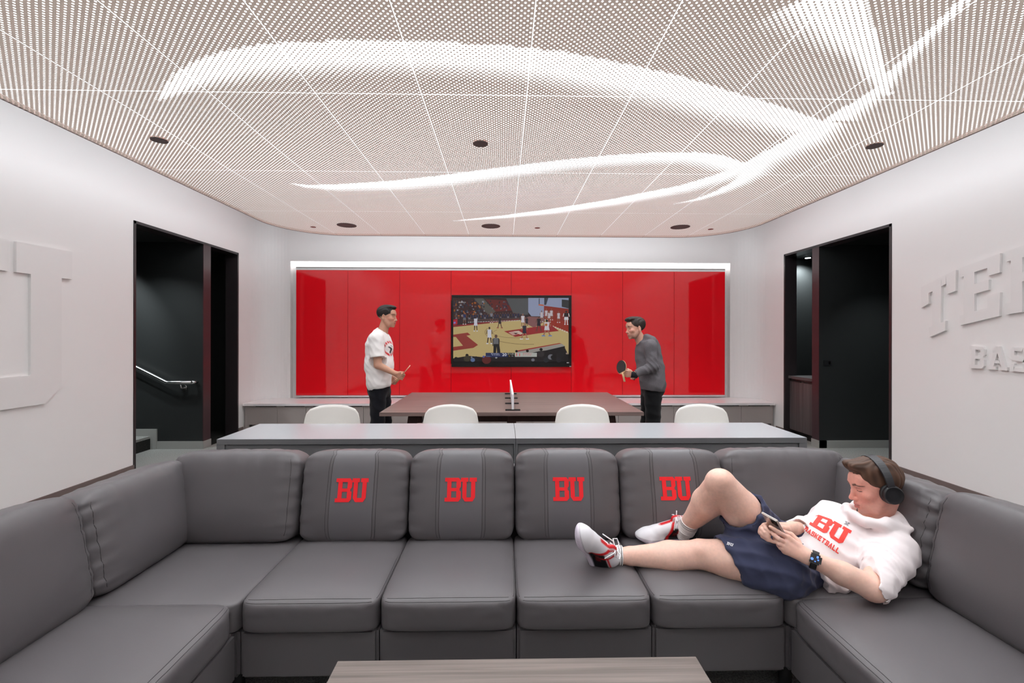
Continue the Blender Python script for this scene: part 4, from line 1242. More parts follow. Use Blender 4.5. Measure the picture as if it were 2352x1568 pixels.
M['skin'] = mat('skin', (1, 1, 1), .48, attr='Col', spec=.35, sss=.12, bump=(160, .06, .002), var=(90, .05))
M['hair'] = mat('hair', (1, 1, 1), .55, attr='Col', spec=.4)
M['cloth'] = mat('cloth_colours', (1, 1, 1), .85, attr='Col', spec=.15, bump=(900, .12, .001), sheen=.1)
M['shoe'] = mat('shoe_colours', (1, 1, 1), .5, attr='Col', spec=.35)

def frame(f, u):
    """3x3 with columns right, forward, up from a forward and an approximate up vector"""
    f = np.array(f, float); f /= np.linalg.norm(f); u = np.array(u, float); u = u - f * (u @ f); u /= np.linalg.norm(u)
    return np.stack([np.cross(f, u), f, u], 1)

class Head:
    def __init__(s, c, f, u, sc=1.0):
        s.c = np.array(c, float); s.R = frame(f, u); s.s = sc
    def w(s, x, y, z): return s.c + s.R @ np.array([x, y, z]) * s.s
    def loc(s, P_): return ((P_ - s.c) @ s.R) / s.s
    def build(s, v, lids=True):
        w, R, q = s.w, s.R, s.s
        E = lambda x, y, z, rx, ry, rz, k=.01, op='+', RR=None: v.ell(w(x, y, z), (rx * q, ry * q, rz * q), R if RR is None else R @ RR, k * q, op)
        C = lambda a, b, ra, rb=None, k=.008, op='+': v.cone(w(*a), w(*b), ra * q, (ra if rb is None else rb) * q, k * q, op)
        E(0, -.012, .040, .075, .097, .086, .01)                 # skull
        E(0, .030, -.015, .061, .064, .086, .025)                # face mass
        E(0, .040, -.066, .050, .046, .036, .025)                # jaw
        for x in (-1, 1):
            C((x * .060, -.002, -.030), (x * .040, .040, -.082), .016, .016, .025)   # jaw line
            E(x * .043, .064, -.018, .021, .022, .019, .02)      # cheek
        E(0, .076, -.095, .021, .017, .016, .02)                 # chin
        C((-.034, .082, .031), (.034, .082, .031), .011, .011, .018)   # brow ridge
        E(0, .070, .055, .050, .022, .030, .025)                 # forehead
        for x in (-1, 1):
            E(x * .031, .097, .011, .017, .013, .011, .012, '-') # socket
            E(x * .031, .0745, .010, .0135, .0135, .0125, .003)  # closed-down lid over the eyeball
            C((x * .019, .0872, .0055), (x * .041, .0815, .005), .0018, .0014, .002)   # lower lid
            C((x * .018, .0875, .013), (x * .044, .0800, .011), .0022, .0016, .003)    # upper lid fold
        C((0, .087, .022), (0, .105, -.020), .0075, .0085, .012) # nose bridge
        E(0, .108, -.030, .0125, .0125, .011, .008)              # nose tip
        for x in (-1, 1):
            E(x * .0125, .098, -.034, .0075, .009, .007, .005)
            E(x * .006, .1065, -.0405, .0035, .004, .0035, .002, '-')
        E(0, .083, -.058, .027, .017, .020, .015)                # muzzle
        C((-.020, .0915, -.0585), (0, .1000, -.0565), .0042, .0052, .005); C((.020, .0915, -.0585), (0, .1000, -.0565), .0042, .0052, .005)
        C((-.017, .0915, -.0680), (0, .0985, -.0700), .0045, .0062, .005); C((.017, .0915, -.0680), (0, .0985, -.0700), .0045, .0062, .005)
        C((-.024, .0945, -.0632), (0, .1065, -.0628), .0014, .0014, .003, '-'); C((.024, .0945, -.0632), (0, .1065, -.0628), .0014, .0014, .003, '-')
        for x in (-1, 1):
            RR = np.array(Matrix.Rotation(x * -.30, 3, 'Z') @ Matrix.Rotation(-.18, 3, 'X'))
            E(x * .079, -.010, -.002, .0085, .019, .032, .006, '+', RR)
            E(x * .087, -.004, .000, .006, .010, .018, .005, '-', RR)
            E(x * .078, -.004, -.026, .006, .009, .010, .006)
    def tints(s):
        """lip, brow, lash and blush colours and painted crease shade, as face weights"""
        def near(a, b, r, soft, k=1.0, y0=.04):
            a, b = np.array(a), np.array(b)
            def fn(P_):
                L = s.loc(P_); q = L[:, [0, 2]]; ab = b - a; t = np.clip(((q - a) @ ab) / (ab @ ab), 0, 1)
                d = np.linalg.norm(q - a - t[:, None] * ab, axis=1)
                return np.clip(1 - (d - r) / soft, 0, 1) * k * (L[:, 1] > y0) * (np.linalg.norm(L, axis=1) < .16)
            return fn
        out = [(near((0, -.030), (0, -.020), .008, .014, .5), s.blush)]
        for x in (-1, 1):
            out += [(near((x * .046, -.015), (x * .036, -.030), .006, .026, .45, .03), s.blush)]
            out += [(near((x * .020, -.0585), (0, -.0570), .0028, .0022, .8), s.lip), (near((x * .015, -.0690), (0, -.0705), .0045, .0024, .8), s.lip)]
            out += [(near((x * .015, .0310), (x * .033, .0360), .0030, .0028, .85), s.brow), (near((x * .033, .0360), (x * .050, .0295), .0014, .0028, .85), s.brow)]
            out += [(near((x * .020, .0060), (x * .031, .0040), .0010, .0016, .9), s.lash), (near((x * .031, .0040), (x * .043, .0060), .0010, .0016, .9), s.lash)]
            out += [(near((x * .019, .0165), (x * .043, .0165), .0006, .0026, .5), s.shade)]
            out += [(near((x * .022, -.0630), (0, -.0625), .0007, .0014, .8), s.lash2), (near((x * .006, -.0405), (x * .0065, -.0400), .0022, .0016, .8, .09), s.lash2)]  # shade painted into the mouth line and nostrils
        return out
    blush = (222, 142, 126); lip = (196, 112, 106); brow = (62, 42, 32); lash = (38, 24, 20); lash2 = (110, 60, 52); shade = (150, 98, 82)

def hand(v, wrist, knuckles, fingers, thumb, palm_r=.016, k=.006):
    """wrist point, 4 knuckle points, fingers = 4 lists of further joints, thumb = list of joints from its root"""
    kn = [np.array(p, float) for p in knuckles]; wr = np.array(wrist, float)
    for i in range(4):
        base = wr + (kn[i] - np.mean(kn, 0)) * .55
        v.cone(base, kn[i], .0135, .0115, .012)
    for i in range(3): v.cone(kn[i], kn[i + 1], .0105, .0105, .008)
    rr = [(.0098, .0088, .0078, .0070), (.0100, .0090, .0080, .0072), (.0096, .0086, .0076, .0068), (.0086, .0076, .0068, .0060)]
    for i, fs in enumerate(fingers):
        pts = [kn[i]] + [np.array(p, float) for p in fs]
        for j in range(len(pts) - 1): v.cone(pts[j], pts[j + 1], rr[i][min(j, 3)], rr[i][min(j + 1, 3)], .0028)
    t = [np.array(p, float) for p in thumb]
    v.cone(wr * .6 + t[0] * .4, t[0], .013, .0135, .012)
    for j in range(len(t) - 1): v.cone(t[j], t[j + 1], (.0135, .0105, .0092, .008)[min(j, 3)], (.0110, .0095, .0082, .0075)[min(j, 3)], .005)
A_ = lambda *a: np.array(P(*a))
def hair_obj(head, parent, style, col, dark):
    w, q, R = head.w, head.s, head.R
    c = np.array(head.c); v = Vol(c - .17, c + .17, .0035 if style == 'quiff' else .005)
    E = lambda x, y, z, rx, ry, rz, k=.012, op='+': v.ell(w(x, y, z), (rx * q, ry * q, rz * q), R, k * q, op)
    E(0, -.016, .050, .0815, .104, .086)
    if style == 'quiff':
        E(0, .045, .112, .056, .048, .026, .02); E(-.004, .072, .114, .046, .026, .020, .015); E(.01, .088, .124, .032, .016, .014, .012)
        E(0, -.01, .085, .076, .085, .060, .02)
    elif style == 'short':
        E(0, .035, .112, .056, .058, .022, .02); E(0, .072, .108, .045, .022, .014, .015)
    else:
        E(0, .040, .115, .060, .060, .026, .02); E(0, .080, .108, .050, .022, .018, .015); E(0, -.05, .05, .078, .072, .075, .02)
    E(0, .112, .020, .066, .060, .068, .008, '-')            # face opening
    E(0, .075, -.075, .085, .080, .090, .008, '-')
    for x in (-1, 1):
        E(x * .080, .060, -.015, .040, .048, .050, .006, '-')
        E(x * .088, -.002, -.006, .022, .024, .034, .006, '-')
    nz = R @ np.array([0, .25, -1.0]); v.plane(w(0, -.05, -.052 if style != 'short' else -.045), nz)
    P_, Q = v.mesh(1); N = normals(P_, Q)
    L = head.loc(P_)
    s = np.sin(L[:, 0] * 420 + 3 * np.sin(L[:, 1] * 38) + 2 * np.sin(L[:, 2] * 30)) * .5 + .5 * np.sin(L[:, 0] * 190 + 2.5 * np.sin(L[:, 1] * 25 + 1) + L[:, 2] * 60)
    P_ = P_ + N * (s * .0024)[:, None]
    return sdf_obj('hair', (P_, Q), M['hair'], parent, [(lambda p: (1 - s) * .35, dark)], col)

def place(o, parent): o.parent = parent
def bvh_of(o):
    me = o.data; return BVHTree.FromPolygons([v.co for v in me.vertices], [tuple(p.vertices) for p in me.polygons])
def ray_surf(o, c, R, w, h):
    """returns surf(U,V) that drops a w x h print frame (centre c, columns of R: right, out, up) on to the mesh o"""
    bv = bvh_of(o); c = Vector(c); rx, ro, ru = [Vector(R[:, i]) for i in range(3)]
    def surf(U, V):
        pts, ns = [], []
        for u, v in zip(U, V):
            p0 = c + rx * ((u - .5) * w) + ru * ((v - .5) * h) + ro * .25
            hit = bv.ray_cast(p0, -ro, .6)
            if hit[0] is None: pts.append(p0 - ro * .25); ns.append(ro)
            else: pts.append(hit[0]); ns.append(hit[1] if hit[1].dot(ro) > 0 else -hit[1])
        return np.array([list(p) for p in pts]), np.array([list(n) for n in ns])
    return surf
LET['K'] = [[(0,0),(.3,0),(.3,1),(0,1)], [(.3,.40),(.72,1),(1,1),(.52,.44),(.3,.58)], [(.38,.5),(.60,.58),(1,0),(.70,0)]]
LET['E'] = [[(0,0),(.3,0),(.3,1),(0,1)], [(.3,0),(1,0),(1,.2),(.3,.2)], [(.3,.4),(.85,.4),(.85,.6),(.3,.6)], [(.3,.8),(1,.8),(1,1),(.3,1)]]
LET['T'] = [[(.35,0),(.65,0),(.65,.8),(.35,.8)], [(0,.8),(1,.8),(1,1),(0,1)]]
LET['L'] = [[(0,0),(.3,0),(.3,1),(0,1)], [(.3,0),(1,0),(1,.2),(.3,.2)]]
LET['X'] = [[(0,.45),(.2,.3),(.8,.3),(1,.45),(1,.0),(.75,.0),(.7,.2),(.3,.2),(.25,0),(0,0)][0:1] + [(.2,.3),(.0,.0),(.25,.0)], [(.8,.3),(1,.45),(1,.0)], [(.1,.55),(.9,.55),(.7,.42),(.3,.42)], [(0,1),(.25,1),(.3,.62),(.1,.55)], [(.75,1),(1,1),(.9,.55),(.7,.62)]]

def shoe(name, heel, toe_dir, up_dir, parent, mirror=1, sc=1.0):
    R = frame(toe_dir, up_dir) * sc; o = np.array(heel, float)
    w = lambda x, y, z: o + R @ np.array([x * mirror, y, z])
    v = Vol(np.minimum.reduce([w(0, 0, 0), w(0, .3, 0), w(0, .1, .13)]) - .09, np.maximum.reduce([w(0, 0, 0), w(0, .3, 0), w(0, .1, .13)]) + .09, .0032)
    up = R[:, 2]; RU = R / sc
    v.cone(w(0, .042, .018), w(.002, .14, .018), .038 * sc, .035 * sc, .01, flat=(up, .48)); v.cone(w(.002, .14, .018), w(-.004, .235, .020), .035 * sc, .047 * sc, .01, flat=(up, .48)); v.cone(w(-.004, .235, .02), w(-.008, .262, .026), .047 * sc, .038 * sc, .01, flat=(up, .5))
    v.ell(w(0, .052, .055), (.042 * sc, .052 * sc, .055 * sc), RU, .012); v.cone(w(0, .075, .085), w(-.002, .195, .048), .036 * sc, .034 * sc, .02); v.ell(w(-.006, .225, .038), (.042 * sc, .060 * sc, .031 * sc), RU, .02)
    v.ell(w(0, .045, .095), (.034 * sc, .034 * sc, .035 * sc), RU, .02)
    v.ell(w(0, .105, .115), (.016 * sc, .030 * sc, .016 * sc), RU, .012)     # tongue
    P_, Q = v.mesh(1)
    def L(p): return (p - o) @ R / sc ** 2 * np.array([mirror, 1, 1])
    S = lambda x, soft=.0022: np.clip(.5 + x / soft * .5, 0, 1)
    cols = [
        (lambda p: S(.205 - .9 * L(p)[:, 2] - L(p)[:, 1]) * S(L(p)[:, 2] - .026) * S(.082 - L(p)[:, 2]) * S(np.abs(L(p)[:, 0]) - .012), (22, 22, 24)),
        (lambda p: S(.007 - np.abs(L(p)[:, 1] - .155 + .5 * (L(p)[:, 2] - .05))) * S(L(p)[:, 2] - .03) * S(np.abs(L(p)[:, 0]) - .012), (214, 26, 34)),
        (lambda p: S(.005 - np.abs(L(p)[:, 1] - .115 + .35 * (L(p)[:, 2] - .05))) * S(L(p)[:, 2] - .04) * S(np.abs(L(p)[:, 0]) - .012), (206, 26, 34)),
        (lambda p: S(.010 - np.abs(L(p)[:, 2] - .050)) * S(.135 - L(p)[:, 1]) * S(L(p)[:, 1] - .09), (110, 26, 34)),
        (lambda p: S(.004 - np.abs(L(p)[:, 2] - .088 - .0)) * S(.10 - L(p)[:, 1]), (214, 26, 34)),
        (lambda p: S(.009 - np.abs(L(p)[:, 0])) * S(L(p)[:, 2] - .085) * S(L(p)[:, 1] - .08), (206, 28, 36)),
        (lambda p: S(.026 - L(p)[:, 2]), (226, 216, 230)), (lambda p: S(.0013 - np.abs(L(p)[:, 2] - .027 - .02 * np.clip(L(p)[:, 1] - .2, 0, 1)), .0016) * .8, (140, 130, 146)),
        (lambda p: S(.0012 - np.abs(np.sin(L(p)[:, 1] * 260)) * .004, .001) * S(.016 - L(p)[:, 2]) * .5, (160, 150, 168)),
        (lambda p: S(.006 - L(p)[:, 2]) * S(.12 - L(p)[:, 1]), (40, 38, 40)),
    ]
    so = sdf_obj(name, (P_, Q), M['shoe'], parent, cols, (228, 226, 230))
    bm = MB()
    for k in range(5):
        y = .115 + .020 * k; z = .119 - .0185 * k
        bm.tube([w(-.024, y + .004, z - .014), w(-.010, y, z), w(.012, y + .004, z), w(.025, y - .002, z - .012)], .0028, 6, flat=.6)
    t = [w(0, .108, .128)]
    for sx in (-1, 1):
        bm.tube([w(0, .110, .126), w(sx * .022, .100, .140), w(sx * .042, .108, .136), w(sx * .036, .122, .122), w(0, .112, .126)], .0026, 6)
        bm.tube([w(0, .110, .126), w(sx * .024, .125, .122), w(sx * .050, .140, .085)], .0024, 6)
    bm.build('laces', mat('white_lace', lin((238, 236, 238)), .7), so)
    MB().tube([w(0, -.002, .075), w(0, -.016, .090), w(0, -.014, .108), w(0, .004, .112)], .004, 6, flat=.5).build('heel_loop', M['logo'], so)
    return so

# ================================================================== the reclining player
def build_recliner():
    hd = Head((1.612, 1.905, .829), (-.962, .196, -.189), (-.17, .11, .979), .93)
    w = hd.w
    hipL, hipR = A_(1785, 1303, 1.83), A_(1778, 1266, 2.02)
    knL, calfL, ankL = A_(1612, 1272, 1.93), A_(1540, 1277, 1.96), A_(1425, 1276, 1.99)
    knR, calfR, ankR = A_(1655, 1109, 1.92), A_(1624, 1152, 2.01), A_(1578, 1207, 2.14)
    pel, bel, che = A_(1800, 1294, 1.92), A_(1872, 1272, 1.93), A_(1958, 1246, 1.93)
    Ls, Rs, nb = A_(2052, 1262, 1.80), A_(1910, 1190, 2.08), A_(2000, 1192, 1.96)
    elL, wrL = A_(2006, 1350, 1.655), A_(1852, 1277, 1.715)
    elR, wrR = A_(1862, 1222, 2.04), A_(1819, 1212, 1.87)
    z2 = lambda x, y, Y: A_(1730 + x / 9.8, 1150 + y / 9.8, Y)
    c = hd.c
    v = Vol((.46, 1.52, .40), (1.80, 2.36, 1.02), .0065, fine=[(c - .125, c + .135, .0024), (z2(150, 1000, 1.72) - .03, z2(1200, 500, 1.84) + .03, .0032)])
    # trunk
    v.cone(pel, bel, .122, .115, .03).cone(bel, che, .115, .108, .04).cone(Ls, Rs, .060, .060, .03).cone(che, A_(2005, 1212, 1.96), .100, .05, .03)
    v.cone(A_(2002, 1204, 1.96), w(0, -.016, -.05), .060, .056, .015)
    # legs
    for h_, k_, cf, an, r in ((hipL, knL, calfL, ankL, .078), (hipR, knR, calfR, ankR, .080)):
        m = h_ * .35 + k_ * .65
        v.cone(h_, m, .095, r, .02).cone(m, k_, r, .060, .012)
        v.cone(k_, cf, .057, .061, .010); v.cone(cf, an * .8 + cf * .2, .061, .038, .02); v.cone(an * .8 + cf * .2, an, .038, .032, .01)
        v.ell(k_, (.060, .055, .056), None, .010)
    v.ell(knR + (-.01, -.02, .022), (.036, .036, .030), None, .02)          # knee cap up
    v.ell(knL + (-.01, -.01, .028), (.040, .036, .026), None, .02)
    v.cone(calfR + (.025, .02, -.03), calfR * .4 + ankR * .6 + (.015, .0, -.01), .043, .030, .03)
    v.cone(ankL, ankL + (-.04, .005, 0), .032, .028, .01).cone(ankR, ankR + (-.010, .01, -.04), .032, .028, .01)
    # arms
    v.cone(Ls, elL, .052, .047, .02); v.cone(elL, elL * .55 + wrL * .45, .045, .043, .015); v.cone(elL * .55 + wrL * .45, wrL, .043, .0275, .015, flat=((.3, .8, .5), .9))
    v.cone(Rs, elR, .052, .044, .02); v.cone(elR, wrR, .042, .027, .015)
    hd.build(v)
    # left hand, holding the phone from the camera side
    hand(v, wrL, [z2(790, 830, 1.748), z2(735, 945, 1.742), z2(712, 1045, 1.738), z2(720, 1130, 1.736)],
         [[z2(590, 715, 1.742), z2(480, 640, 1.746), z2(392, 585, 1.752)], [z2(570, 850, 1.735), z2(480, 770, 1.745), z2(425, 715, 1.757)],
          [z2(585, 965, 1.734), z2(525, 900, 1.748), z2(480, 850, 1.762)], [z2(620, 1060, 1.735), z2(570, 1000, 1.748), z2(545, 955, 1.760)]],
         [z2(985, 900, 1.765), z2(860, 765, 1.782), z2(705, 700, 1.790)])
    # right hand, behind and below it
    hand(v, wrR, [z2(370, 545, 1.815), z2(275, 570, 1.808), z2(215, 635, 1.802), z2(190, 715, 1.798)],
         [[z2(255, 565, 1.785), z2(300, 640, 1.765), z2(360, 700, 1.758)], [z2(205, 640, 1.780), z2(280, 720, 1.762), z2(360, 790, 1.756)],
          [z2(190, 720, 1.778), z2(290, 800, 1.760), z2(400, 880, 1.754)], [z2(215, 800, 1.776), z2(330, 880, 1.758), z2(490, 935, 1.750)]],
         [z2(760, 640, 1.838), z2(650, 615, 1.822), z2(565, 640, 1.806)])
    ll = lambda P_: hd.loc(P_)
    S = lambda x, s: np.clip(.5 + x / s * .5, 0, 1)
    fc = lambda P_: S(ll(P_)[:, 2] + .10, .05) * S(.16 - np.linalg.norm(ll(P_), axis=1), .03) * .75
    hands = lambda P_: S(.10 - np.linalg.norm(P_ - z2(600, 800, 1.76), axis=1), .04) * .35
    nz = lambda P_: .25 + .25 * np.sin(P_[:, 0] * 31 + 2 * np.sin(P_[:, 2] * 27)) * np.sin(P_[:, 2] * 44 + P_[:, 1] * 21)
    # finger nails
    nails = [(lambda P_, t=t: S(.0055 - np.linalg.norm(P_ - t, axis=1), .002) * .6, (232, 190, 178)) for t in (z2(492, 925, 1.742),)]
    person = sdf_obj('person', v, M['skin'], None, [(nz, (222, 172, 152)), (fc, (224, 152, 136)), (hands, (236, 178, 162))] + hd.tints() + nails, (240, 200, 182))
    tag(person, 'person in white hooded shirt and navy shorts lying on the sofa looking at a phone', 'person')
    hair_obj(hd, person, 'quiff', (96, 68, 52), (46, 31, 24))

    # --- shirt
    s = Vol((1.10, 1.52, .44), (1.82, 2.28, .86), .0055)
    hem = A_(1850, 1318, 1.90)
    s.cone(bel * .45 + pel * .55, bel, .150, .142, .03).cone(bel, che, .142, .126, .04)
    s.cone(Ls, Rs, .074, .074, .045).cone(che, A_(2005, 1214, 1.95), .112, .060, .03)
    # loose belly cloth on the seat
    s.cone(A_(1868, 1330, 1.80), A_(1925, 1335, 1.80), .045, .05, .05)
    s.cone(Ls + (.005, 0, 0), elL * .30 + Ls * .70, .080, .078, .04).cone(elL * .30 + Ls * .70, elL + (.012, .006, .01), .082, .064, .02)
    s.cone(Rs, elR, .075, .062, .03).cone(elR, A_(1832, 1215, 1.90), .060, .044, .02)
    ax = (elL - wrL); s.plane(elL + (wrL - elL) * .06, wrL - elL, elL, .12)
    s.plane(A_(1833, 1213, 1.93), (-1, -.2, .1), A_(1822, 1208, 1.93), .062)
    ta = (pel - che); s.cone(A_(1866, 1245, 1.93), A_(1880, 1300, 1.88), .085, .10, .04); s.plane(A_(1857, 1300, 1.86), (-1, 0, -.22), A_(1835, 1335, 1.86), .135)
    # neck opening and hollow cuffs
    s.cone(A_(2005, 1180, 1.94), w(0, .02, -.03), .066, .085, .006, '-')
    s.ell(w(0, .075, -.100), (.050, .055, .040), hd.R, .012, '-'); s.ell(A_(1974, 1166, 1.86), (.040, .06, .036), None, .012, '-')
    s.cone(elL, elL + (wrL - elL) * .5, .052, .048, .004, '-'); s.cone(elR * .3 + wrR * .7, wrR, .040, .034, .004, '-')
    # hood lying round the neck
    hoodc = [A_(1944, 1166, 1.98), A_(1960, 1184, 1.88), A_(1990, 1200, 1.83), A_(2030, 1205, 1.80), A_(2064, 1194, 1.84), A_(2068, 1170, 1.96), A_(2035, 1152, 2.06), A_(1975, 1156, 2.06)]
    for i in range(len(hoodc)): s.cone(hoodc[i], hoodc[(i + 1) % len(hoodc)], .019, .019, .02)
    s.cone(A_(2035, 1200, 1.81), A_(2090, 1216, 1.79), .024, .012, .015); s.cone(A_(2062, 1180, 1.90), A_(2090, 1215, 1.80), .030, .012, .02)
    s.cone(A_(2000, 1198, 1.83), A_(2080, 1218, 1.79), .018, .012, .015)
    P_, Q = s.mesh(2); N = normals(P_, Q)
    d = che - pel; d /= np.linalg.norm(d)
    sl = np.clip(1 - np.linalg.norm(P_ - (elL * .55 + Ls * .45), axis=1) / .15, 0, 1)
    P_ = folds(P_, N, .0046, [((60, 25, 80), .3, .5), ((30, -70, 55), 1.7, .4), ((95, 40, -60), 2.9, .25)])
    armd = (elL - Ls) / np.linalg.norm(elL - Ls)
    P_ = P_ + N * (.0060 * sl * (1 - 2 * np.abs(np.sin((P_ @ armd) * 95 + 2 * np.sin(P_[:, 0] * 40) + P_[:, 2] * 8))))[:, None]
    bl = np.clip(1 - np.linalg.norm(P_ - A_(1885, 1335, 1.80), axis=1) / .12, 0, 1)
    P_ = P_ + N * (.006 * bl * (1 - 2 * np.abs(np.sin(P_[:, 0] * 75 + 2 * np.sin(P_[:, 2] * 50)))))[:, None]
    shirt = sdf_obj('hooded_shirt', (P_, Q), M['cloth'], person, [], (242, 232, 232))
    # printed lettering on the chest
    cc = A_(1907, 1208, 1.80); toc = np.array([-.45, -.72, .53])
    right = np.array(P(1935, 1226, 1.80)) - np.array(P(1895, 1198, 1.83)); up = np.array(P(1925, 1172, 1.86)) - np.array(P(1903, 1210, 1.83))
    Rp = np.stack([right / np.linalg.norm(right), toc / np.linalg.norm(toc), up / np.linalg.norm(up)], 1)
    pm = mat('red_print', lin((238, 66, 56)), .7)
    W = [('B', 0.0, .50, .30, 1.0), ('U', .50, 1.0, .30, 1.0)]
    mapped_letters('printed_lettering', W, ray_surf(shirt, cc, Rp, .138, .122), pm, shirt, cell=.05, lift=.0012)
    word = 'BASKETBALL'; W = [(ch, i / 10 + .008, (i + 1) / 10 - .008, 0, 1) for i, ch in enumerate(word)]
    mapped_letters('printed_word', W, ray_surf(shirt, cc - np.array(Rp[:, 2]) * .056 - Rp[:, 0] * .004, Rp, .142, .022), pm, shirt, cell=.05, lift=.0012)
    W = [('U', 0, 1, .5, 1), ('A', 0, 1, 0, .5)]
    mapped_letters('maker_mark', W, ray_surf(shirt, A_(1951, 1192, 1.82), Rp, .018, .018), mat('grey_print', lin((150, 146, 150)), .7), shirt, cell=.3, lift=.0012)

    # --- shorts
    s = Vol((.80, 1.60, .42), (1.40, 2.26, .90), .0055)
    hL = hipL * .33 + knL * .67; hR = hipR * .37 + knR * .63
    s.cone(pel + d * -.02, pel + d * .09, .145, .142, .03)
    s.cone(hipL, hL, .118, .098, .04); s.cone(hipR, hR * 1.04 - hipR * .04, .115, .103, .04); s.cone(hipR * .5 + hR * .5, A_(1700, 1232, 1.95), .07, .05, .04)
    s.cone(A_(1800, 1340, 1.80), A_(1700, 1318, 1.86), .045, .03, .05)
    s.cone(A_(1835, 1335, 1.79), A_(1800, 1340, 1.80), .05, .05, .04)
    s.plane(hL, (-.93, 0, -.36), hL, .16); s.plane(hR, knR - hipR, hR, .14)
    s.plane(pel + d * .12, d, pel + d * .14, .25)
    s.cone(hL * .9 + hipL * .1, knL, .079, .070, .004, '-'); s.cone(hR * .9 + hipR * .1, knR, .084, .07, .004, '-')
    P_, Q = s.mesh(2); N = normals(P_, Q)
    P_ = folds(P_, N, .0075, [((30, 70, 95), .9, .5), ((95, -20, 55), 2.2, .35), ((70, 90, -50), .2, .3)])
    shorts = sdf_obj('shorts', (P_, Q), M['cloth'], person, [], (62, 66, 90))
    Rh = frame(toc, (0.1, 0, 1)); Rr = np.stack([Rh[:, 0] * -1, Rh[:, 1], Rh[:, 2]], 1)
    mapped_letters('printed_mark', [('B', 0, .45, 0, 1), ('U', .5, 1, 0, 1)], ray_surf(shorts, A_(1677, 1249, 1.84), Rr, .024, .013), mat('white_print', lin((225, 225, 230)), .7), shorts, cell=.3)

    # --- socks
    for a, b_, u0, nm in ((ankL * .93 + calfL * .07, ankL + (-.075, .012, .002), calfL, 'l'), (ankR * .80 + calfR * .20, ankR + (-.010, .012, -.052), calfR, 'r')):
        sv = Vol(np.minimum(a, b_) - .07, np.maximum(a, b_) + .07, .0032)
        dd = (b_ - a) / np.linalg.norm(b_ - a)
        sv.cone(a, a * .5 + b_ * .5, .043, .040, .0); sv.cone(a * .5 + b_ * .5, b_, .040, .029, .0); sv.plane(a + dd * .005, -dd)
        P_, Q = sv.mesh(1); N = normals(P_, Q); t = (P_ - a) @ dd
        P_ = P_ + N * (.0012 * np.sin(t * 700) * (t > .03) + .0025 * (1 - 2 * np.abs(np.sin(t * 80 + P_[:, 2] * 20))) * np.clip((t - .035) / .02, 0, 1))[:, None]
        S2 = lambda x: np.clip(.5 + x / .002, 0, 1)
        sdf_obj('sock', (P_, Q), M['cloth'], person, [(lambda p, t=t: S2(.0018 - np.abs(t - .012)), (34, 34, 38)), (lambda p, t=t: S2(.0015 - np.abs(t - .022)), (60, 60, 64))], (232, 228, 226))
    # --- shoes: left one upright on its heel with the sole turned away, right one flat on the seat at the back
    toeL = A_(1335, 1200, 1.86); heelL = A_(1374, 1280, 2.02)
    shoe('training_shoe', heelL + (-.030, .0, -.034), toeL - heelL, (.62, -.30, .30), person, 1, 1.08)
    shoe('training_shoe', A_(1600, 1241, 2.20), A_(1452, 1243, 2.18) - A_(1600, 1241, 2.20), (0, -.14, 1), person, -1, 1.03)

    # --- things he holds or wears
    nb_ = np.array([-.724, -.20, -.613]); l_ = np.array([-.57, -.32, .755])
    Rf = frame(nb_, l_)                                                    # right, out of the back, long axis
    top = A_(1767, 1185, 1.765); ctr = top - Rf[:, 2] * .073
    ph = thing('smartphone', 'slim silver smartphone held up in both hands by the person lying on the sofa', 'phone')
    ph.matrix_world = Matrix.Translation(Vector(ctr)) @ Matrix([list(r) for r in Rf]).to_4x4()
    MB().box(-.0365, .0365, -.0038, .0038, -.074, .074, .0035).build('body', mat('phone_case', lin((205, 194, 186)), .28, metal=.35), ph)
    MB().box(-.034, .034, -.0046, -.0037, -.0705, .0705, .0003).build('screen', mat('phone_screen', (.01, .01, .012), .1, emis=((.5, .55, .7), .35)), ph)
    cb = MB().box(-.034, -.002, .0037, .0058, .036, .070, .0008).build('camera_bump', mat('phone_bump', lin((92, 86, 84)), .3), ph)
    bm = MB()
    for x, z in ((-.026, .062), (-.026, .045), (-.011, .0535)): bm.disc((x, .0068, z), .0065, .003, 'Y', 16)
    bm.build('lens', M['tvblack'], cb)
    # watch round the left wrist
    fa = (wrL - elL); fa /= np.linalg.norm(fa); wc = wrL - fa * .030
    tocam = -(wc - np.array([0, 0, CAMZ])); tocam /= np.linalg.norm(tocam); tocam = tocam + np.array([.1, 0, .15])
    Rw = frame(tocam, fa)                                                   # forward = out to the viewer, up = towards the hand
    wt = thing('smartwatch', 'black smartwatch with lit blue dial on the wrist of the person lying down', 'watch')
    wt.matrix_world = Matrix.Translation(Vector(wc)) @ Matrix([list(r) for r in Rw]).to_4x4()
    cs = MB().box(-.0185, .0185, .026, .037, -.0215, .0215, .006).build('case', M['tvblack'], wt, smooth=False)
    bm = MB(); eb = mat('dial_blue', (.02, .05, .2), .3, emis=((.10, .25, 1.0), 1.6))
    bm.disc((.004, .0372, .009), .0048, .0008, 'Y', 16); bm.box(-.012, -.004, .0368, .0375, -.010, -.004); bm.box(-.001, .004, .0368, .0375, -.013, -.008); bm.box(.008, .012, .0368, .0375, -.004, .0)
    bm.build('dial', eb, cs)
    bm = MB(); ring = [(.0325 * math.cos(a), .0325 * math.sin(a), 0) for a in [math.radians(65 - 310 * i / 28) for i in range(29)]]
    n = len(ring)
    for i in range(n - 1):
        a, b_ = Vector(ring[i]), Vector(ring[i + 1]); a2, b2 = a * 1.06, b_ * 1.06
        bm.prism([(a.x, a.y, -.011), (b_.x, b_.y, -.011), (b2.x, b2.y, -.011), (a2.x, a2.y, -.011)], (0, 0, .022))
    bm.build('strap', M['rubber'], wt)
    # headphones
    hp = thing('headphones', 'black over-ear headphones worn by the person lying on the sofa', 'headphones')
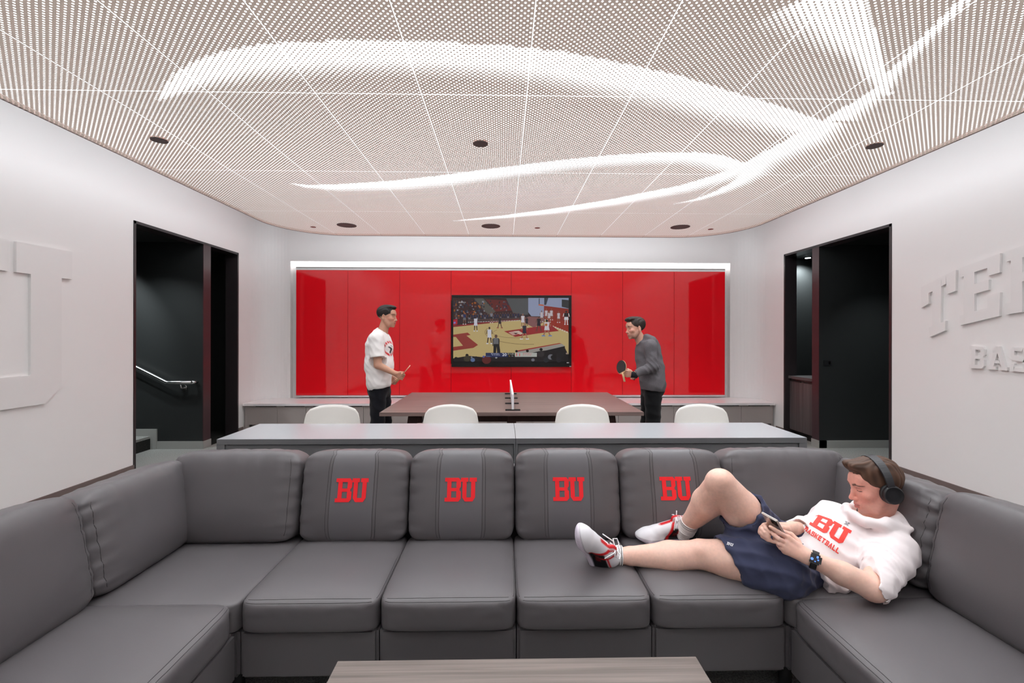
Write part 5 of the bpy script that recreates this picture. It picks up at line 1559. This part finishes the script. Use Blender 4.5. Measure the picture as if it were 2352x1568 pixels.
    hp.matrix_world = Matrix.Translation(Vector(c)) @ Matrix([list(r * hd.s) for r in hd.R]).to_4x4()
    for x in (-1, 1):
        b_ = MB(); b_.lathe((0, -.012, -.006), (x, 0, 0), [(.074, .028), (.074, .038), (.079, .042), (.090, .043), (.095, .041), (.0955, .036)]); cu = b_.build('ear_cushion', M['rubber'], hp)
        b_ = MB(); b_.lathe((0, -.012, -.006), (x, 0, 0), [(.095, .036), (.099, .0405), (.108, .0395), (.113, .037), (.1135, .034), (.112, .032), (.113, .018), (.113, .001)]); b_.build('ear_cup', mat('cup_shell', lin((30, 30, 33)), .35), hp)
        MB().tube([(x * .106, -.012, .030), (x * .104, -.010, .060)], .009, 10, flat=.7).build('hinge', M['tvblack'], hp)
    bm = MB(); pts = []
    for i in range(33):
        a = math.radians(-8 + 196 * i / 32); pts.append(Vector((.104 * math.cos(a) * (1.0 if abs(math.cos(a)) > .5 else 1.0), -.010, .040 + .101 * max(math.sin(a), -.2))))
    for i in range(len(pts) - 1):
        a, b_ = pts[i], pts[i + 1]; k = i / 32
        h = .013 + .004 * math.sin(math.pi * k)
        ia, ib = Vector((0, 0, .03)), Vector((0, 0, .03))
        a2 = a + (a - ia).normalized() * .009; b2 = b_ + (b_ - ib).normalized() * .009
        bm.prism([(a.x, -.010 - h, a.z), (b_.x, -.010 - h, b_.z), (b2.x, -.010 - h, b2.z), (a2.x, -.010 - h, a2.z)], (0, 2 * h, 0))
    bm.build('headband', mat('headband_black', lin((44, 44, 48)), .45), hp)
build_recliner()

# ================================================================== the two table tennis players
def paddle(name, label, c, n, hdir, face):
    R = frame(n, hdir); t = thing(name, label, 'paddle')
    t.matrix_world = Matrix.Translation(Vector(c)) @ Matrix([list(r) for r in R]).to_4x4()   # local y = blade normal, z = away from the handle
    wd = mat('paddle_ply', lin((200, 160, 120)), .5)
    o = Vector((0, 0, 0))
    bm = MB(); bm.bm.free(); bm.bm = bmesh.new()
    pts = [(.074 * math.cos(a), 0, .076 * math.sin(a) if math.sin(a) > -.8 else .076 * math.sin(a)) for a in [2 * math.pi * i / 36 for i in range(36)]]
    bm.prism([(x, -.0032, z) for x, y, z in pts], (0, .0064, 0)); bm.build('blade', wd, t)
    for s, col in ((-1, face[0]), (1, face[1])):
        b = MB(); b.prism([(x * .97, s * .0033, z * .97 + .002) for x, y, z in pts if z > -.062], (0, s * .0018, 0)); b.build('rubber_face', mat('rubber_sheet', lin(col), .6), t)
    MB().tube([(0, 0, -.060), (0, 0, -.085), (0, 0, -.165)], .0125, 10, flat=.75).build('handle', wd, t)

def stander(cfg):
    """cfg: pixel/depth joints of a standing figure"""
    g = {k: A_(*v) for k, v in cfg['j'].items()}
    hd = Head(g['head'], cfg['f'], cfg['u'], cfg.get('hs', 1.0))
    w = hd.w; c = hd.c
    allp = np.array(list(g.values())); lo, hi = allp.min(0) - .2, allp.max(0) + .2; lo[2] = -.005
    v = Vol(lo, hi, .009, fine=[(c - .12, c + .13, .0036), (g['hand'] - .09, g['hand'] + .09, .0045)])
    v.cone(g['pel'], g['bel'], .120, .112, .04).cone(g['bel'], g['che'], .112, .118, .04).cone(g['Ns'], g['Fs'], .062, .062, .06).cone(g['che'], g['nb'], .105, .06, .04)
    v.cone(g['nb'], w(0, -.012, -.05), .057, .053, .02)
    for s in 'NF':
        v.cone(g['hip' + s], g['kn' + s], .085, .055, .03).cone(g['kn' + s], g['an' + s], .055, .036, .02)
        v.cone(g[s + 's'], g['el' + s], .050, .043, .02).cone(g['el' + s], g['wr' + s], .042, .027, .015)
    hd.build(v)
    hf = cfg['hand']
    for s, hpt in (('N', g['hand']), ('F', g['handF'])):
        fd = hpt - g['wr' + s]; fd /= np.linalg.norm(fd)
        if s == 'N': gd = np.array(hf, float)
        else: gd = np.array([0, 0, -1.0])
        gd = gd - fd * (gd @ fd); gd /= np.linalg.norm(gd)                   # direction across the knuckles
        cu = np.cross(fd, gd) * cfg.get('curl', 1)
        kn = [hpt + gd * (.030 - .020 * i) for i in range(4)]
        fs = [[k + fd * .030 + cu * .006, k + fd * .026 + cu * .032, k + cu * .036 - fd * .002] for k in kn]
        th = [hpt + gd * .036 - fd * .03, hpt + gd * .045 + cu * .022, hpt + gd * .030 + cu * .042 + fd * .01]
        hand(v, g['wr' + s], kn, fs, th)
    S = lambda x, q: np.clip(.5 + x / q * .5, 0, 1)
    fc = lambda P_: S(.15 - np.linalg.norm(hd.loc(P_), axis=1), .03) * .4
    stub = lambda P_: S(-.045 - hd.loc(P_)[:, 2], .03) * S(hd.loc(P_)[:, 1] + .01, .03) * S(.14 - np.linalg.norm(hd.loc(P_), axis=1), .02) * cfg.get('stubble', 0)
    per = sdf_obj('person', v, M['skin'], None, [(fc, cfg['face']), (stub, (120, 96, 86))] + hd.tints(), cfg['skin'])
    tag(per, cfg['label'], 'person')
    hair_obj(hd, per, cfg['hair'][0], cfg['hair'][1], cfg['hair'][2])
    # trousers
    s = Vol(lo, (hi[0], hi[1], g['pel'][2] + .16), .009)
    s.cone(g['pel'] - (0, 0, .03), g['pel'] + (0, 0, .02), .135, .132, .03); s.cone(g['hipN'], g['knN'], .100, .080, .03); s.cone(g['hipF'], g['knF'], .100, .080, .03)
    s.cone(g['knN'], g['anN'], .078, .064, .02); s.cone(g['knF'], g['anF'], .078, .064, .02)
    s.plane(g['anN'] + (0, 0, -.045), (0, 0, -1)); s.plane(g['pel'] + (0, 0, .04), (0, 0, 1))
    P_, Q = s.mesh(1); N = normals(P_, Q); P_ = folds(P_, N, .006, [((20, 10, 60), .5, .5), ((30, -30, 40), 1.5, .4)])
    sdf_obj('trousers', (P_, Q), M['cloth'], per, [], cfg['trousers'])
    for q in 'NF':
        a = g['an' + q].copy(); a[2] = 0.0; fd = np.array([cfg['f'][0], cfg['f'][1], 0.0]); fd /= np.linalg.norm(fd)
        b = Vol(a - .24, a + .26, .006); 
        b.cone(a - fd * .05 + (0, 0, .04), a + fd * .10 + (0, 0, .035), .042, .042, .02).cone(a + fd * .10 + (0, 0, .035), a + fd * .17 + (0, 0, .03), .042, .034, .02).cone(a + (0, 0, .05), a + (0, 0, .10), .042, .04, .02)
        b.plane(a + (0, 0, .002), (0, 0, -1))
        sdf_obj('sports_shoe', b, M['shoe'], per, [(lambda p: S(.028 - p[:, 2], .004), (225, 225, 225))], (60, 60, 64))
    return per, g, hd, lo, hi

def build_players():
    # left: white T-shirt, facing right
    Y = 5.20
    cfg = dict(label='person in white T-shirt and black trousers standing at the brown table holding a paddle',
        j=dict(head=(889, 728, Y), nb=(878, 764, Y), che=(872, 795, Y), bel=(872, 850, Y), pel=(870, 885, Y), Ns=(864, 778, Y - .18), Fs=(870, 776, Y + .18),
               elN=(868, 838, Y - .22), wrN=(909, 858, Y - .20), hand=(921, 864, Y - .19), elF=(876, 838, Y + .24), wrF=(900, 866, Y + .20), handF=(908, 874, Y + .18),
               hipN=(868, 893, Y - .09), hipF=(878, 893, Y + .09), knN=(868, 970, Y - .10), knF=(884, 970, Y + .08), anN=(858, 1046, Y - .10), anF=(884, 1040, Y + .10)),
        f=(.97, -.16, -.05), u=(-.02, 0, 1), hs=1.04, hand=(.45, -.1, .9), curl=-1, face=(196, 146, 124), skin=(200, 152, 128), hair=('short', (34, 28, 26), (16, 13, 12)), trousers=(22, 22, 28))
    per, g, hd, lo, hi = stander(cfg)
    s = Vol((lo[0], lo[1], .7), (hi[0], hi[1], 1.72), .0065)
    e = A_
    s.cone(e(870, 878, Y - .07), e(871, 838, Y - .05), .140, .150, .04); s.cone(e(870, 878, Y + .07), e(871, 838, Y + .05), .140, .150, .04); s.cone(e(871, 838, Y), e(871, 795, Y), .160, .150, .05)
    s.cone(g['Ns'], g['Fs'], .078, .078, .07); s.cone(g['che'], g['nb'] + (-.01, 0, .0), .14, .075, .06)
    for q in 'NF':
        m = g[q + 's'] * .28 + g['el' + q] * .72
        s.cone(g[q + 's'], m, .080, .086, .03); s.plane(m, g['el' + q] - g[q + 's'], m, .12)
    s.plane(e(870, 891, Y), (.17, 0, -1)); s.cone(g['nb'] + (.01, 0, .015), hd.w(0, 0, -.05), .066, .075, .006, '-')
    for q in 'NF': s.cone(g[q + 's'] * .2 + g['el' + q] * .8, g['el' + q], .058, .055, .004, '-')
    P_, Q = s.mesh(2); N = normals(P_, Q)
    P_ = folds(P_, N, .0042, [((35, 10, 60), .3, .4), ((55, 30, -45), 1.7, .3), ((70, -30, 90), 2.9, .3)])
    S = lambda x, q: np.clip(.5 + x / q * .5, 0, 1)
    ctr = e(898, 800, Y - .06)
    def ring(p):
        d = np.sqrt(((p[:, 1] - ctr[1]) / .10) ** 2 + ((p[:, 2] - ctr[2]) / .085) ** 2)
        return S(.16 - np.abs(d - .86), .06) * S(p[:, 0] - ctr[0] + .06, .01) * S(np.sin(p[:, 1] * 160 + p[:, 2] * 120) + .55, .4)
    def inner(p):
        d = np.sqrt(((p[:, 1] - ctr[1]) / .05) ** 2 + ((p[:, 2] - ctr[2] + .01) / .05) ** 2)
        return S(.9 - d, .1) * S(p[:, 0] - ctr[0] + .06, .01) * S(np.sin(p[:, 1] * 90 + p[:, 2] * 70 + 2 * np.sin(p[:, 2] * 60)) - .1, .3)
    sdf_obj('t_shirt', (P_, Q), M['cloth'], per, [(ring, (214, 60, 64)), (inner, (50, 50, 54))], (236, 232, 230))
    hn = g['hand']; pc = e(931, 852, Y - .19)
    hdir = pc - hn; hdir /= np.linalg.norm(hdir)
    view = pc - np.array([0, 0, CAMZ]); view /= np.linalg.norm(view); nn = np.cross(view, hdir)
    paddle('table_tennis_paddle', 'table tennis paddle seen edge-on in the hand of the person in the white T-shirt', hn + hdir * .135 - hdir * .05, nn, hdir, ((190, 40, 40), (220, 200, 190)))

    # right: grey hoodie, facing left and leaning forward
    Y = 5.02
    cfg = dict(label='person in dark grey hooded jacket leaning forward at the brown table, holding up a paddle',
        j=dict(head=(1459, 755, Y), nb=(1474, 784, Y), che=(1487, 812, Y), bel=(1494, 855, Y), pel=(1500, 884, Y), Ns=(1494, 796, Y - .17), Fs=(1482, 794, Y + .17),
               elN=(1500, 842, Y - .22), wrN=(1455, 860, Y - .20), hand=(1441, 858, Y - .19), elF=(1485, 842, Y + .22), wrF=(1464, 858, Y + .18), handF=(1452, 862, Y + .16),
               hipN=(1500, 893, Y - .09), hipF=(1492, 893, Y + .09), knN=(1500, 970, Y - .10), knF=(1488, 970, Y + .08), anN=(1516, 1050, Y - .10), anF=(1492, 1048, Y + .10)),
        f=(-.96, -.22, -.10), u=(-.22, 0, 1), hs=1.0, hand=(-.3, -.1, .9), curl=1, stubble=.5, face=(206, 150, 130), skin=(208, 160, 138), hair=('full', (48, 32, 26), (24, 16, 13)), trousers=(20, 20, 22))
    per, g, hd, lo, hi = stander(cfg)
    s = Vol((lo[0], lo[1], .7), (hi[0] + .05, hi[1], 1.62), .0065)
    s.cone(e(1500, 882, Y - .08), e(1494, 845, Y - .05), .142, .140, .04); s.cone(e(1500, 882, Y + .08), e(1494, 845, Y + .05), .142, .140, .04); s.cone(e(1494, 845, Y), e(1489, 812, Y), .146, .138, .05)
    s.cone(g['Ns'], g['Fs'], .075, .075, .07); s.cone(g['che'], g['nb'] + (.01, 0, -.01), .13, .072, .06)
    s.cone(e(1497, 782, Y - .08), e(1504, 790, Y + .02), .055, .050, .03); s.cone(e(1487, 776, Y - .05), e(1507, 795, Y), .05, .040, .03)     # hood
    for q in 'NF':
        s.cone(g[q + 's'], g['el' + q], .072, .062, .03); s.cone(g['el' + q], g['el' + q] * .15 + g['wr' + q] * .85, .062, .043, .02)
        m = g['el' + q] * .12 + g['wr' + q] * .88; s.plane(m, g['wr' + q] - g['el' + q], m, .08)
    s.plane(e(1500, 895, Y), (-.10, 0, -1)); s.cone(g['nb'] + (-.015, 0, .01), hd.w(0, 0, -.05), .062, .070, .006, '-')
    P_, Q = s.mesh(2); N = normals(P_, Q)
    sl = np.clip(1 - np.linalg.norm(P_ - g['elN'], axis=1) / .14, 0, 1)
    P_ = folds(P_, N, .0045, [((35, 10, 60), .3, .5), ((55, 30, -45), 1.7, .4)])
    P_ = P_ + N * (.007 * sl * (1 - 2 * np.abs(np.sin(P_[:, 0] * 60 + P_[:, 2] * 50))))[:, None]
    sdf_obj('hooded_jacket', (P_, Q), mat('heather_grey_cloth', (1, 1, 1), .9, attr='Col', bump=(300, .3, .002), var=(240, .25)), per, [], (94, 90, 94))
    gl = Vol(g['wrN'] - .08, g['wrN'] + .08, .004); dd = g['hand'] - g['wrN']
    gl.cone(g['wrN'] - dd * .6, g['wrN'] + dd * .35, .036, .035, 0)
    gl.plane(g['wrN'] + dd * .4, dd); gl.plane(g['wrN'] - dd * .7, -dd)
    sdf_obj('wrist_band', gl, M['cloth'], per, [], (30, 30, 34))
    pc = e(1427.5, 843, Y - .19); hn = g['hand']
    hdir = pc - hn; hdir /= np.linalg.norm(hdir)
    view = np.array([0, 0, CAMZ]) - pc; view /= np.linalg.norm(view)
    nn = view + np.array([-.95, .35, .1]); 
    paddle('table_tennis_paddle', 'round dark table tennis paddle held up by the person in the grey hooded jacket', hn + hdir * .095, nn, hdir, ((52, 46, 46), (46, 42, 42)))
build_players()
